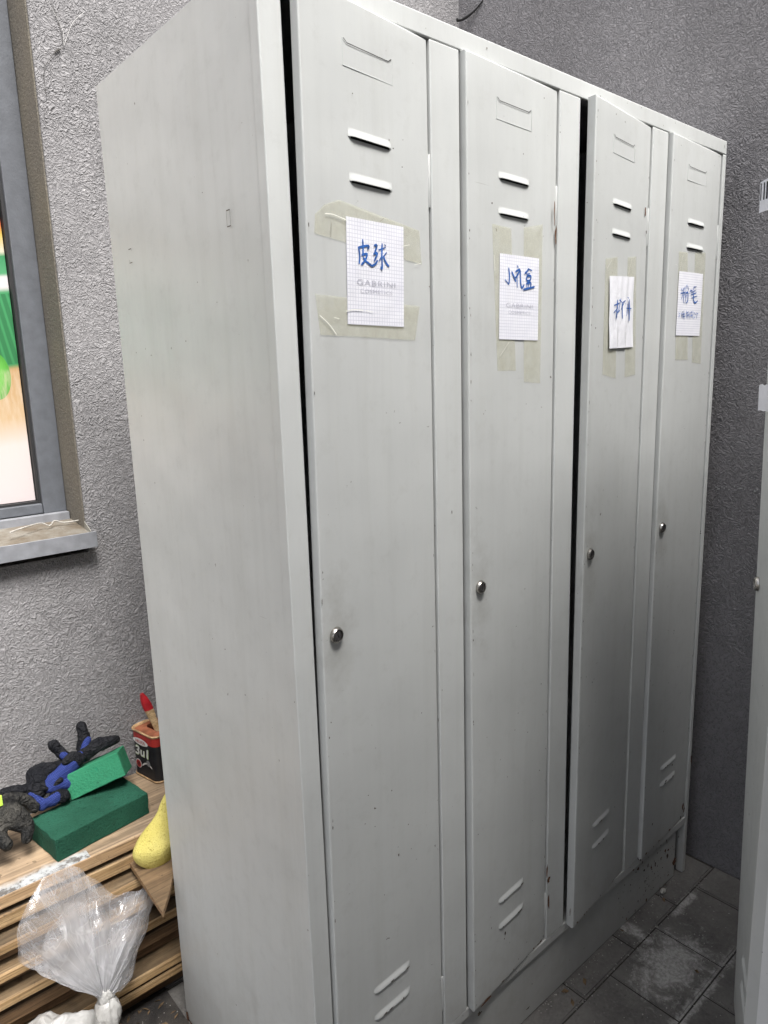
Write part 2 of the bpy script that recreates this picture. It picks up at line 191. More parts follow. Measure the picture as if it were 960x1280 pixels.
PAINT = m_paint()
PAINT_EDGE = m_paint('locker_paint_worn_edge', (.55, .57, .555))
def m_rust():
    k = NB('rust', .9)
    a = k.noise(260, 4)
    k.color(k.ramp(a, [(.3, (.03, .018, .012)), (.5, (.11, .045, .02)), (.7, (.22, .10, .045))])); k.normal(k.bump(a, .0006)); return k.m
RUST = m_rust()
def m_chip():
    k = NB('bare_metal_chip', .8)
    a = k.noise(300, 3)
    k.color(k.ramp(a, [(.35, (.035, .03, .025)), (.6, (.09, .065, .045)), (.75, (.2, .13, .08))])); return k.m
CHIP = m_chip()
BLACK = simple('dark_gap', (.012, .012, .013), .9, bump=0)
RUBBER = simple('black_gasket', (.015, .015, .016), .6)
CHROME = simple('nickel_lock', (.42, .40, .37), .26, 1, .25, 300, .0001)
LOCKDARK = simple('lock_core', (.16, .15, .15), .42, .9, .3, 400, .0002)
def stucco_left():
    k = m_stucco('grey_stucco', (.25, .243, .246), (.105, .102, .104)); return k.m
def stucco_right():
    k = m_stucco('dark_grey_stucco', (.235, .228, .236), (.10, .098, .103))
    return k.m
STL, STR = stucco_left(), stucco_right()
def m_reveal():
    k = NB('dusty_reveal_render', .9)
    a = k.noise(150, 5, .7); b = k.noise(5, 4)
    c = k.ramp(a, [(.3, (.085, .075, .06)), (.6, (.15, .135, .11)), (.8, (.24, .22, .19))])
    c = k.mix(k.mth('MULTIPLY', k.ramp(b, [(.45, 0), (.7, 1)]), .5), c, (.19, .165, .12))
    k.color(c); k.normal(k.bump(a, .0028)); return k.m
REVEAL = m_reveal()
FRAME = simple('blue_grey_window_frame', (.092, .098, .110), .55, 0, .14, 46, .0004)
SILLF = simple('pale_grey_sill_metal', (.20, .205, .22), .5, 0, .18, 34, .0002)
def m_silltop():
    k = NB('dirty_sill_top', .85)
    a = k.noise(18, 6, .65); b = k.noise(160, 4)
    c = k.ramp(a, [(.3, (.075, .052, .03)), (.55, (.14, .124, .10)), (.75, (.20, .19, .17))])
    c = k.mix(k.mth('MULTIPLY', k.ramp(b, [(.55, 0), (.7, 1)]), .5), c, (.10, .08, .06))
    k.color(c); k.normal(k.bump(b, .001)); return k.m
SILLT = m_silltop()
def m_paver():
    k = NB('worn_concrete_paver', .8)
    o = k.n('ShaderNodeObjectInfo')
    a = k.noise(130, 6, .7); b = k.noise(11, 5, .6)
    c = k.mix(k.ramp(b, [(.3, 0), (.7, 1)]), (.09, .085, .08), (.165, .157, .146))
    c = k.mix(k.mth('MULTIPLY', k.ramp(a, [(.5, 0), (.8, 1)]), .6), c, (.22, .21, .195))
    c = k.mix(k.mth('MULTIPLY', k.ramp(a, [(.25, 1), (.42, 0)]), .7), c, (.03, .027, .025))
    # white plaster dust spilt beside the locker, own ragged shape
    x, y, z = k.sep()
    def blob(cx, cy, rx, ry):
        dx = k.mth('DIVIDE', k.mth('SUBTRACT', x, cx), rx); dy = k.mth('DIVIDE', k.mth('SUBTRACT', y, cy), ry)
        return k.mth('SQRT', k.mth('ADD', k.mth('MULTIPLY', dx, dx), k.mth('MULTIPLY', dy, dy)))
    d = k.mth('MINIMUM', blob(.875, -.125, .12, .075), blob(.80, -.205, .26, .016))
    d = k.mth('MINIMUM', d, blob(.90, -.02, .022, .07))
    d = k.mth('MINIMUM', d, blob(1.08, -.055, .07, .016))
    d = k.mth('ADD', d, k.mth('MULTIPLY', k.mth('SUBTRACT', k.noise(24, 8, .8, dist=.8), .5), 3.6))
    f = k.mth('MULTIPLY', k.ramp(d, [(.35, 1), (1.05, 0)]), k.ramp(a, [(.3, .25), (.6, 1)]))
    c = k.mix(k.mth('MULTIPLY', f, .8), c, (.50, .49, .465))
    sc2 = k.noise(60, 5, .8)
    c = k.mix(k.mth('MULTIPLY', k.ramp(sc2, [(.64, 0), (.70, 1)]), .55), c, (.34, .33, .31))
    k.color(c); k.normal(k.bump(k.mth('ADD', a, b), .0022)); return k.m
PAVER = m_paver()
JOINT = simple('joint_sand', (.035, .032, .028), .95, 0, .4, 60, .002)
WOOD = m_wood('sawn_pine', (.56, .385, .20), (.41, .25, .11), (.13, .095, .06)).m
WOODB = m_wood('stained_plank', (.22, .13, .065), (.13, .075, .035), (.075, .055, .036)).m
def m_topwood():
    k = m_wood('old_top_board', (.50, .34, .19), (.36, .23, .12), (.38, .28, .185))
    x, y, z = k.sep()
    b = k.n('ShaderNodeNewGeometry')
    nz = k.noise(14, 6, .7)
    d = k.mth('ADD', y, k.mth('MULTIPLY', k.mth('SUBTRACT', nz, .5), .05))
    f = k.mth('MULTIPLY', k.ramp(d, [(.633, 1), (.648, 0)]), k.ramp(x, [(-.16, 1), (-.11, 0)]) if False else k.mth('LESS_THAN', x, -.12))
    f = k.mth('MULTIPLY', f, k.mth('GREATER_THAN', z, .384))
    src = k.b.inputs['Base Color'].links[0].from_socket
    peel = k.ramp(k.noise(45, 5, .7), [(.42, (.12, .11, .10)), (.5, (.36, .37, .37)), (.7, (.50, .51, .50))])
    k.color(k.mix(f, src, peel)); return k.m
TOPW = m_topwood()
PLY = m_wood('split_plywood', (.34, .21, .10), (.20, .115, .05), (.19, .125, .07)).m

def m_foam(name, c1, c2, pore, s=220):
    k = NB(name, .9, spec=.2)
    v = k.n('ShaderNodeTexVoronoi'); v.inputs['Scale'].default_value = s; k.L(k.co, v.inputs['Vector'])
    b = k.noise(12, 5, .6); nf = k.noise(s * 1.4, 3)
    c = k.mix(k.ramp(b, [(.35, 0), (.7, 1)]), c1, c2)
    c = k.mix(k.mth('MULTIPLY', k.ramp(nf, [(.32, 1), (.48, 0)]), .6), c, pore)
    lp = k.noise(s * .5, 2); c = k.mix(k.mth('MULTIPLY', k.ramp(lp, [(.30, 1), (.36, 0)]), .8), c, pore)
    dt = k.noise(26, 5, .75); c = k.mix(k.mth('MULTIPLY', k.ramp(dt, [(.55, 0), (.75, 1)]), .5), c, tuple(v * .45 + .008 for v in c1))
    k.color(c); k.normal(k.bump(k.mth('ADD', v.outputs['Distance'], nf), .0011, .8))
    return k.m
FOAM_D = m_foam('dark_green_foam', (.011, .055, .033), (.018, .088, .055), (.003, .035, .02))
FOAM_L = m_foam('bright_green_foam', (.026, .165, .085), (.034, .20, .105), (.015, .17, .09))
FOAM_Y = m_foam('yellow_foam', (.50, .43, .11), (.58, .51, .17), (.30, .24, .05), 300)
def m_knit(name, c, c2, s=260):
    k = NB(name, .85, spec=.25)
    wv = k.n('ShaderNodeTexWave'); wv.inputs['Scale'].default_value = s * .55; wv.inputs['Distortion'].default_value = 1.5; k.L(k.map((1, .4, 1), rot=(.5, .4, .9)), wv.inputs['Vector'])
    w2 = k.n('ShaderNodeTexWave'); w2.inputs['Scale'].default_value = s * .55; w2.inputs['Distortion'].default_value = 1.5; k.L(k.map((1, .4, 1), rot=(-.5, .9, -.6)), w2.inputs['Vector'])
    h = k.mth('MULTIPLY', wv.outputs['Fac'], w2.outputs['Fac'])
    k.color(k.mix(h, c, c2)); k.normal(k.bump(h, .0008)); return k.m
KNIT = m_knit('blue_knit', (.010, .018, .10), (.045, .075, .26))
def m_latex(name, c, dust, amt):
    k = NB(name, .78, spec=.2)
    a = k.noise(90, 5, .7); b = k.noise(22, 5, .65)
    cc = k.mix(k.mth('MULTIPLY', k.ramp(b, [(.45, 0), (.62, 1)]), amt), c, dust)
    wr = k.mth('ABSOLUTE', k.mth('SUBTRACT', k.noise(48, 3, .55, dist=.8), .5)); k.color(cc); k.normal(k.bump(k.mth('ADD', k.mth('MULTIPLY', k.mth('ADD', a, b), .5), k.ramp(wr, [(0, 0), (.12, 1)])), .0035)); return k.m
LATEX = m_latex('black_latex', (.006, .0065, .009), (.020, .020, .022), .5)
LATEXG = m_latex('dusty_black_latex', (.012, .012, .012), (.085, .08, .07), .7)
LIME = simple('lime_plastic', (.55, .80, .10), .5)
CANP = simple('black_can_label', (.012, .012, .014), .32, 0, .3, 60, .0002)
CANR = simple('red_can_band', (.33, .025, .022), .35, 0, .2, 60, .0003)
CANW = simple('white_can_print', (.55, .55, .53), .4, 0, .1, 60, 0)
CANG = simple('pale_green_print', (.55, .66, .38), .4, 0, .35, 120, 0)
CANRIM = simple('paint_crusted_rim', (.42, .27, .14), .55, .2, .5, 70, .0015)
CANLID = simple('red_brown_paint_film', (.26, .09, .045), .45, 0, .45, 45, .0015)
HANDLE = m_wood('brush_handle_wood', (.66, .47, .27), (.50, .33, .16), (.6, .43, .25)).m
HRED = simple('red_lacquer', (.32, .012, .018), .3, 0, .25, 80, .0004)
INK = simple('blue_marker_ink', (.025, .11, .38), .6, 0, .45, 130, 0)
PRINT = simple('faint_grey_print', (.42, .42, .48), .7, 0, .1, 60, 0)
def m_gridpaper(name, sx=205, sz=205, lines=True):
    k = NB(name, .8, spec=.3)
    b = k.noise(30, 4)
    c = k.mix(k.ramp(b, [(.35, 0), (.7, 1)]), (.74, .74, .80), (.82, .82, .86))
    u = k.n('ShaderNodeUVMap').outputs[0]
    x, y, _ = k.sep(u)
    fs = []
    for v, s_ in ((x, 22 if lines == True else 0), (y, 27)):
        if not s_: continue
        fr = k.mth('FRACT', k.mth('MULTIPLY', v, s_))
        fs.append(k.mth('LESS_THAN', fr, .2))
    f = fs[0] if len(fs) == 1 else k.mth('MAXIMUM', fs[0], fs[1])
    c = k.mix(k.mth('MULTIPLY', f, .42), c, (.36, .37, .46))
    k.color(c); k.normal(k.bump(k.noise(22, 3), .0015)); return k.m
PAPER = m_gridpaper('squared_paper'); PAPERL = m_gridpaper('lined_paper', lines='rows')
PAPERP = simple('white_paper', (.76, .76, .80), .75, 0, .05, 40, .0008)
def m_tape(name='adhesive_tape', tr=.70, tint=(.66, .64, .47)):
    k = NB(name, .20)
    a = k.noise(40, 4, .7); b = k.noise(1, 4, .6, co=k.map((90, 90, 12)))
    k.color(k.mix(k.ramp(a, [(.35, 0), (.7, 1)]), tint, tuple(v * .9 for v in tint)))
    k.normal(k.bump(b, .0014))
    t = k.n('ShaderNodeBsdfTransparent'); mx = k.n('ShaderNodeMixShader')
    al = k.ramp(a, [(.3, 1 - tr - .1), (.75, 1 - tr + .12)])
    out = k.nt.nodes['Material Output']
    k.L(al, mx.inputs[0]); k.L(t.outputs[0], mx.inputs[1]); k.L(k.b.outputs[0], mx.inputs[2]); k.L(mx.outputs[0], out.inputs['Surface'])
    return k.m
TAPE = m_tape(); CREASE = simple('tape_crease', (.82, .82, .76), .2, 0, .05, 40, 0); CREASED = simple('dirty_tape_fold', (.22, .21, .17), .5, 0, .3, 80, 0)
def m_film(name, lo, hi):
    k = NB(name, .10, spec=.9)
    k.color((.66, .66, .68))
    a = k.noise(7, 4, .6); u = k.n('ShaderNodeUVMap').outputs[0]
    st = k.noise(1, 3, .5, co=k.map((22, 2.2, 1), co=u))
    tl = k.n('ShaderNodeBsdfTranslucent'); tl.inputs[0].default_value = (.85, .85, .86, 1)
    ad = k.n('ShaderNodeMixShader'); ad.inputs[0].default_value = .35
    k.L(k.b.outputs[0], ad.inputs[1]); k.L(tl.outputs[0], ad.inputs[2])
    t = k.n('ShaderNodeBsdfTransparent'); mx = k.n('ShaderNodeMixShader')
    lw = k.n('ShaderNodeLayerWeight'); lw.inputs[0].default_value = .35
    rd = k.mth('ABSOLUTE', k.mth('SUBTRACT', st, .5)); r2_ = k.mth('ABSOLUTE', k.mth('SUBTRACT', k.noise(9, 1.5, .45, dist=1.2), .5))
    al = k.mth('ADD', k.ramp(k.mth('ADD', k.mth('MULTIPLY', st, .5), k.mth('MULTIPLY', a, .5)), [(.38, lo), (.66, hi)]), k.mth('MULTIPLY', k.mth('POWER', lw.outputs['Facing'], 2), .75))
    al = k.mth('ADD', al, k.mth('MAXIMUM', k.ramp(rd, [(0, .16), (.03, 0)]), k.ramp(r2_, [(0, .16), (.010, 0)])))
    vv = k.sep(u)[1]
    al = k.mth('ADD', al, k.ramp(vv, [(0, .60), (.72, 0)]), clamp=True)
    k.normal(k.bump(k.noise(1, 2, .5, co=k.map((26, 3, 1), co=u)), .007, .8, k.bump(k.noise(30, 2), .002)))
    out = k.nt.nodes['Material Output']
    k.L(al, mx.inputs[0]); k.L(t.outputs[0], mx.inputs[1]); k.L(ad.outputs[0], mx.inputs[2]); k.L(mx.outputs[0], out.inputs['Surface'])
    return k.m
FILM = m_film('clear_plastic_film', .09, .40)
def m_wbag():
    k = NB('milky_plastic_film', .3)
    a = k.noise(9, 4)
    k.color(k.mix(k.ramp(a, [(.3, 0), (.7, 1)]), (.42, .41, .39), (.56, .555, .54)))
    k.normal(k.bump(k.noise(26, 4, .6, dist=1.2), .007, .8)); return k.m
WBAG = m_wbag()
TWIG = simple('dry_twig_bark', (.36, .34, .31), .8, 0, .35, 200, .0006)
CRACK = simple('crack_dirt', (.07, .065, .06), .95, 0, .3, 200, 0)
WEB = simple('pale_cobweb', (.55, .54, .52), .9, 0, .1, 200, 0)
GLASS = NB('window_glass', .03).m
def _gl():
    k = NB('window_pane_glass', .02); out = k.nt.nodes['Material Output']
    g = k.n('ShaderNodeBsdfGlossy'); g.inputs['Roughness'].default_value = .03
    t = k.n('ShaderNodeBsdfTransparent'); f = k.n('ShaderNodeLayerWeight'); f.inputs[0].default_value = .5; fo = k.mth('MULTIPLY_ADD', k.mth('POWER', f.outputs['Facing'], 4), .8, .04)
    mx = k.n('ShaderNodeMixShader'); k.L(fo, mx.inputs[0]); k.L(t.outputs[0], mx.inputs[1]); k.L(g.outputs[0], mx.inputs[2]); k.L(mx.outputs[0], out.inputs['Surface']); return k.m
GLASS = _gl()
def m_poster():
    k = NB('printed_window_poster', .5)
    x, y, z = k.sep(k.map((1, 1, 1), loc=(-.6, .98, .995)))
    za = k.mth('ADD', z, k.mth('MULTIPLY', x, -.12))
    t = k.mth('DIVIDE', k.mth('SUBTRACT', za, 1.0), .9)
    def p(v): return (v - 1.0) / .9
    W_, G_, OR, BK = (.80, .76, .75), (.05, .30, .10), (.62, .22, .04), (.03, .02, .02)
    base = k.ramp(t, [(p(1.05), (.78, .70, .69)), (p(1.20), (.82, .74, .69)), (p(1.26), (.70, .50, .28)), (p(1.365), (.58, .36, .15)), (p(1.375), (.05, .30, .10)), (p(1.53), (.06, .36, .13)),
        (p(1.54), W_), (p(1.562), W_), (p(1.568), (.10, .42, .18)), (p(1.605), (.05, .32, .12)), (p(1.615), (.78, .72, .55)), (p(1.65), (.80, .55, .10)), (p(1.672), (.6, .10, .02)), (p(1.685), BK), (p(1.735), (.04, .02, .015)), (p(1.76), (.75, .70, .66))])
    ribs = k.mth('SINE', k.mth('MULTIPLY', k.mth('ADD', x, k.mth('MULTIPLY', z, .18)), 420))
    rm = k.mth('MULTIPLY', k.mth('LESS_THAN', k.mth('ABSOLUTE', k.mth('SUBTRACT', za, 1.452)), .075), k.ramp(ribs, [(.0, 1), (.9, 0)]))
    base = k.mix(k.mth('MULTIPLY', rm, .6), base, (.015, .14, .045))
    dx = k.mth('DIVIDE', k.mth('SUBTRACT', x, -.088), .030); dz = k.mth('DIVIDE', k.mth('SUBTRACT', z, 1.345), .052)
    d = k.mth('ADD', k.mth('MULTIPLY', dx, dx), k.mth('MULTIPLY', dz, dz))
    eg = k.ramp(d, [(.0, (.20, .62, .10)), (.8, (.10, .42, .05))])
    base = k.mix(k.ramp(d, [(.98, 1), (1.05, 0)]), base, eg)
    st = k.noise(60, 4, .7)
    gate = k.ramp(t, [(p(1.17), 0), (p(1.26), 1)]); g2 = k.ramp(t, [(p(1.36), 1), (p(1.37), 0)])
    gr = k.noise(1, 4, .6, co=k.map((120, 1, 22), rot=(0, .7, 0)))
    base = k.mix(k.mth('MULTIPLY', k.mth('MULTIPLY', gate, g2), k.ramp(gr, [(.4, 0), (.7, .6)])), base, (.80, .66, .50))
    base = k.mix(k.mth('MULTIPLY', k.ramp(st, [(.70, 0), (.73, 1)]), .7), base, (.12, .10, .09))
    k.color(k.mix(1.0, base, (.66, .65, .66), 'MULTIPLY')); return k.m
POSTER = m_poster()

# ------------------------------------------------------------------ object helpers
def fin(name, me, mat, parent=None, smooth=None, kind=None, mods=()):
    o = bpy.data.objects.new(name, me); COL.objects.link(o)
    for m in (mat if isinstance(mat, (list, tuple)) else [mat]): me.materials.append(m)
    if parent is not None:
        o.parent = parent; me.transform(Matrix.Translation(-Vector(parent_loc(parent))))
    if smooth is not None:
        for p_ in me.polygons: p_.use_smooth = True
        me.set_sharp_from_angle(angle=R(smooth))
    if kind: o['kind'] = kind
    return o
def parent_loc(p_):
    v = Vector((0, 0, 0))
    while p_ is not None: v += Vector(p_.location); p_ = p_.parent
    return v
def mesh(verts, faces, uvs=None):
    me = bpy.data.meshes.new('m'); me.from_pydata([tuple(v) for v in verts], [], faces); me.update()
    if uvs:
        ul = me.uv_layers.new(name='UVMap')
        for l in me.loops: ul.data[l.index].uv = uvs[l.vertex_index]
    return me
def thing(name, label, cat, loc=(0, 0, 0), group=None):
    o = bpy.data.objects.new(name, None); COL.objects.link(o); o.location = loc; o.empty_display_size = .05
    return tag(o, label, cat, group)
def tag(o, label, cat, group=None):
    o['label'] = label; o['category'] = cat
    if group: o['group'] = group
    return o
def base_at(o, loc):
    """give a single-mesh thing an origin at its base"""
    o.data.transform(Matrix.Translation(-Vector(loc))); o.location = loc; return o
def box(name, a, b, mat, parent=None, bev=.0015, seg=2, kind=None, jit=0):
    bm = bmesh.new(); bmesh.ops.create_cube(bm, size=1)
    for v in bm.verts:
        v.co = Vector([(a[i] + b[i]) / 2 + v.co[i] * (b[i] - a[i]) for i in range(3)])
        if jit: v.co += Vector([random.uniform(-jit, jit) for _ in range(3)])
    if bev: bmesh.ops.bevel(bm, geom=bm.edges[:], offset=bev, segments=seg, affect='EDGES', profile=.5)
    me = bpy.data.meshes.new('m'); bm.to_mesh(me); bm.free()
    o_ = fin(name, me, mat, parent, 40 if bev else None, kind)
    if bev:
        m_ = o_.modifiers.new('w', 'WEIGHTED_NORMAL'); m_.keep_sharp = True; m_.weight = 100
    return o_
def extr(pts, vec):
    """prism: polygon pts extruded along vec"""
    n = len(pts); v = [Vector(p_) for p_ in pts]; v += [p_ + Vector(vec) for p_ in v]
    f = [tuple(range(n))[::-1], tuple(range(n, 2 * n))] + [(i, (i + 1) % n, n + (i + 1) % n, n + i) for i in range(n)]
    me = mesh(v, f); bm = bmesh.new(); bm.from_mesh(me); bmesh.ops.recalc_face_normals(bm, faces=bm.faces[:]); bm.to_mesh(me); bm.free(); return me
def tube(pts, rad, seg=8, closed_ends=True):
    P = [Vector(p_) for p_ in pts]; n = len(P); rr = rad if isinstance(rad, (list, tuple)) else [rad] * n
    V, F = [], []
    up = Vector((0.13, .31, .94)).normalized()
    for i in range(n):
        t = (P[min(i + 1, n - 1)] - P[max(i - 1, 0)]).normalized()
        a = t.cross(up).normalized(); b_ = t.cross(a).normalized()
        for k in range(seg):
            th = 2 * math.pi * k / seg; V.append(P[i] + (a * math.cos(th) + b_ * math.sin(th)) * rr[i])
    for i in range(n - 1):
        for k in range(seg):
            k2 = (k + 1) % seg; F.append((i * seg + k, i * seg + k2, (i + 1) * seg + k2, (i + 1) * seg + k))
    F.append(tuple(range(seg))[::-1]); F.append(tuple((n - 1) * seg + k for k in range(seg)))
    return V, F
def smoothpath(P, sub=5):
    P = [Vector(p_) for p_ in P]; out = []
    for i in range(len(P) - 1):
        a, b_, c, d = P[max(i - 1, 0)], P[i], P[i + 1], P[min(i + 2, len(P) - 1)]
        for k in range(sub):
            t = k / sub
            out.append(.5 * ((2 * b_) + (-a + c) * t + (2 * a - 5 * b_ + 4 * c - d) * t * t + (-a + 3 * b_ - 3 * c + d) * t ** 3))
    out.append(P[-1]); return out

# ------------------------------------------------------------------ PAVEMENT (structure, each paver near the lockers a part)
ground = fin('ground', mesh([(-40, -40, -.012), (40, -40, -.012), (40, 40, -.012), (-40, 40, -.012)], [(0, 1, 2, 3)]), JOINT); ground['kind'] = 'structure'
pave = bpy.data.objects.new('pavement', None); COL.objects.link(pave); pave['kind'] = 'structure'
bed = box('joint_bed', (-1.9, -3.2, -.010), (1.262, .860, -.0045), JOINT, pave, 0)
rnd = random.Random(3)
for r_ in range(-8, 6):
    y0 = -.205 + r_ * .16; y1 = y0 + .16
    off = (.75 if r_ % 2 == 0 else .655) + (rnd.uniform(-.02, .02) if r_ not in (0, 1) else 0)
    for c_ in range(-8, 4):
        x0 = off + c_ * .2; x1 = x0 + .2
        if x1 < -.75 or x0 > 1.25: continue
        x1 = min(x1, 1.262); yy1 = min(y1, .858)
        if yy1 - y0 < .03 or x1 - x0 < .03: continue
        g = .0035; h = rnd.uniform(-.002, .0)
        bm = bmesh.new(); bmesh.ops.create_cube(bm, size=1)
        for v in bm.verts:
            v.co = Vector(((x0 + x1) / 2 + v.co.x * (x1 - x0 - g), (y0 + yy1) / 2 + v.co.y * (yy1 - y0 - g), (-.004 if v.co.z < 0 else h)))
            if v.co.z > -.003: v.co += Vector((rnd.uniform(-.0015, .0015), rnd.uniform(-.0015, .0015), rnd.uniform(-.0012, .0004)))
        bmesh.ops.bevel(bm, geom=[e for e in bm.edges if e.verts[0].co.z > -.003 and e.verts[1].co.z > -.003], offset=.004, segments=2, affect='EDGES')
        me = bpy.data.meshes.new('m'); bm.to_mesh(me); bm.free()
        fin('paver', me, PAVER, pave, 40)
dark_ground = box('dark_ground', (-.75, .40, -.0035), (-.002, .858, .0006), None, None, 0)  # thin dark mottled sheet laid over the paving by the lumber
dark_ground.data.materials.clear()
def m_dark_ground():
    k = NB('dark_mottled_ground', .75)
    a = k.noise(70, 6, .7); b = k.noise(14, 4)
    k.color(k.mix(k.ramp(b, [(.4, 0), (.65, 1)]), (.018, .016, .015), (.055, .048, .042)))
    k.normal(k.bump(k.mth('ADD', a, b), .006)); return k.m
dark_ground.data.materials.append(m_dark_ground()); dark_ground['kind'] = 'structure'
# coarse outer paving, out of the frame
box('outer_paving', (-8, -9, -.0115), (-1.9, .860, -.002), PAVER, pave, 0)
box('outer_paving', (-1.9, -9, -.0115), (4, -3.2, -.002), PAVER, pave, 0)

# ------------------------------------------------------------------ WALLS
WL = thing('window_wall', 'light grey textured stucco wall behind the lockers with the shop window in it', 'wall', (0, .862, 0))
def wallmesh(p0, p1, p2, p3): return mesh([p0, p1, p2, p3], [(0, 1, 2, 3)])
OX, OZ, OZT, OXL = .024, .995, 2.7, -1.7
box('wall_panel', (OX, .862, -.01), (1.2645, 1.05, 3.4), STL, WL, 0)
box('wall_panel', (-6, .862, -.01), (OX, 1.05, OZ - .045), STL, WL, 0)
box('wall_panel', (OXL, .862, OZT), (OX, 1.05, 3.4), STL, WL, 0)
box('wall_panel', (-6, .862, OZ - .045), (OXL, 1.05, 3.4), STL, WL, 0)
# rounded arris + dusty reveal lining
box('window_reveal', (OX - .003, .868, OZ - .02), (OX + .001, .99, OZT), REVEAL, WL, 0)
WR = thing('side_wall', 'dark grey textured stucco wall on the right of the locker row', 'wall', (1.2645, .5, 0))
box('wall_panel', (1.2645, -7, -.01), (1.46, 1.052, 3.4), STR, WR, 0)
WF = thing('added_shade_wall', 'unseen plain grey wall added behind the camera to shade the lower locker fronts', 'wall', (0, -1.25, 0))  # unseen blocker, added and sized to darken the lower doors
FACE = simple('grey_render', (.16, .16, .16), .9, 0, .2, 12, .002)
box('wall_panel', (-1.3, -1.55, -.01), (1.26, -1.25, 3.3), FACE, WF, 0)
# pale chipped line across the right wall
rr = random.Random(5); V, F = [], []
for i in range(90):
    y = -.14 + i * .006; z = 1.026 + .003 * math.sin(i * .5) + rr.uniform(-.005, .005)
    if rr.random() < .25: continue
    l = rr.uniform(.002, .009); hh = rr.uniform(.001, .0045); b_ = len(V)
    V += [(1.2638, y, z), (1.2638, y + l, z - hh * .4), (1.2636, y + l * .9, z + hh), (1.2637, y + l * .1, z + hh * .7), (1.2646, y + l / 2, z)]
    F += [(b_, b_ + 1, b_ + 2, b_ + 3), (b_, b_ + 1, b_ + 4), (b_ + 1, b_ + 2, b_ + 4), (b_ + 2, b_ + 3, b_ + 4), (b_ + 3, b_, b_ + 4)]
fin('plaster_spatter', mesh(V, F), simple('plaster_spatter_white', (.42, .42, .42), .9), WR, kind='stuff')

WN = thing('shop_window', 'shop window with blue-grey frame, metal sill and a green and pink poster inside', 'window', (-.6, .98, OZ))
fr = thing('x', '', '')if False else None
# frame: right jamb (stepped), bottom rail, top, left
box('window_frame', (-.031, .975, 1.03), (.0205, 1.03, OZT), FRAME, WN, .003)
box('window_frame', (OXL, .975, 1.032), (-.0315, 1.03, 1.055), FRAME, WN, .003)
box('window_frame', (OXL, .975, OZT - .06), (-.0315, 1.03, OZT), FRAME, WN, .003)
box('window_frame', (OXL, .975, 1.06), (OXL + .05, 1.03, OZT - .065), FRAME, WN, .003)
box('frame_bead', (OXL, .955, 1.008), (.0195, .9745, 1.0315), SILLF, WN, .002)
box('gasket', (-.0375, .984, 1.0555), (-.0312, 1.0012, OZT - .061), RUBBER, WN, 0)
box('gasket', (OXL + .051, .985, 1.0552), (-.0378, 1.0012, 1.0605), RUBBER, WN, 0)
box('pane', (OXL + .051, 1.002, 1.056), (-.032, 1.006, OZT - .061), GLASS, WN, 0)
box('poster', (OXL + .055, .9985, 1.062), (-.0395, .9995, OZT - .07), POSTER, WN, 0)
box('interior_backing', (OXL - .1, 1.04, .9), (.023, 1.045, 2.75), BLACK, WN, 0)
# sill: sloping dirty top, pale front lip, end dam
silt = extr([(OXL, .957, 1.014), (OXL, .8315, .9985), (OXL, .8315, .990), (OXL, .957, .990)], (-OXL + .0215, 0, 0))
sill = fin('window_sill', silt, SILLT, WN)
box('sill_lip', (OXL, .8265, .9655), (.0335, .8312, 1.0005), SILLF, WN, .001)
dam = extr([(.0222, .8315, .992), (.0222, .955, .992), (.0222, .955, 1.040), (.0222, .90, 1.034), (.0222, .8315, 1.003)], (.0012, 0, 0)); fin('sill_end_dam', dam, simple('dirty_grey_metal', (.26, .25, .22), .6), WN)
box('sill_return', (.0236, .8315, .9660), (.0332, .862, .990), SILLF, WN, .0008)

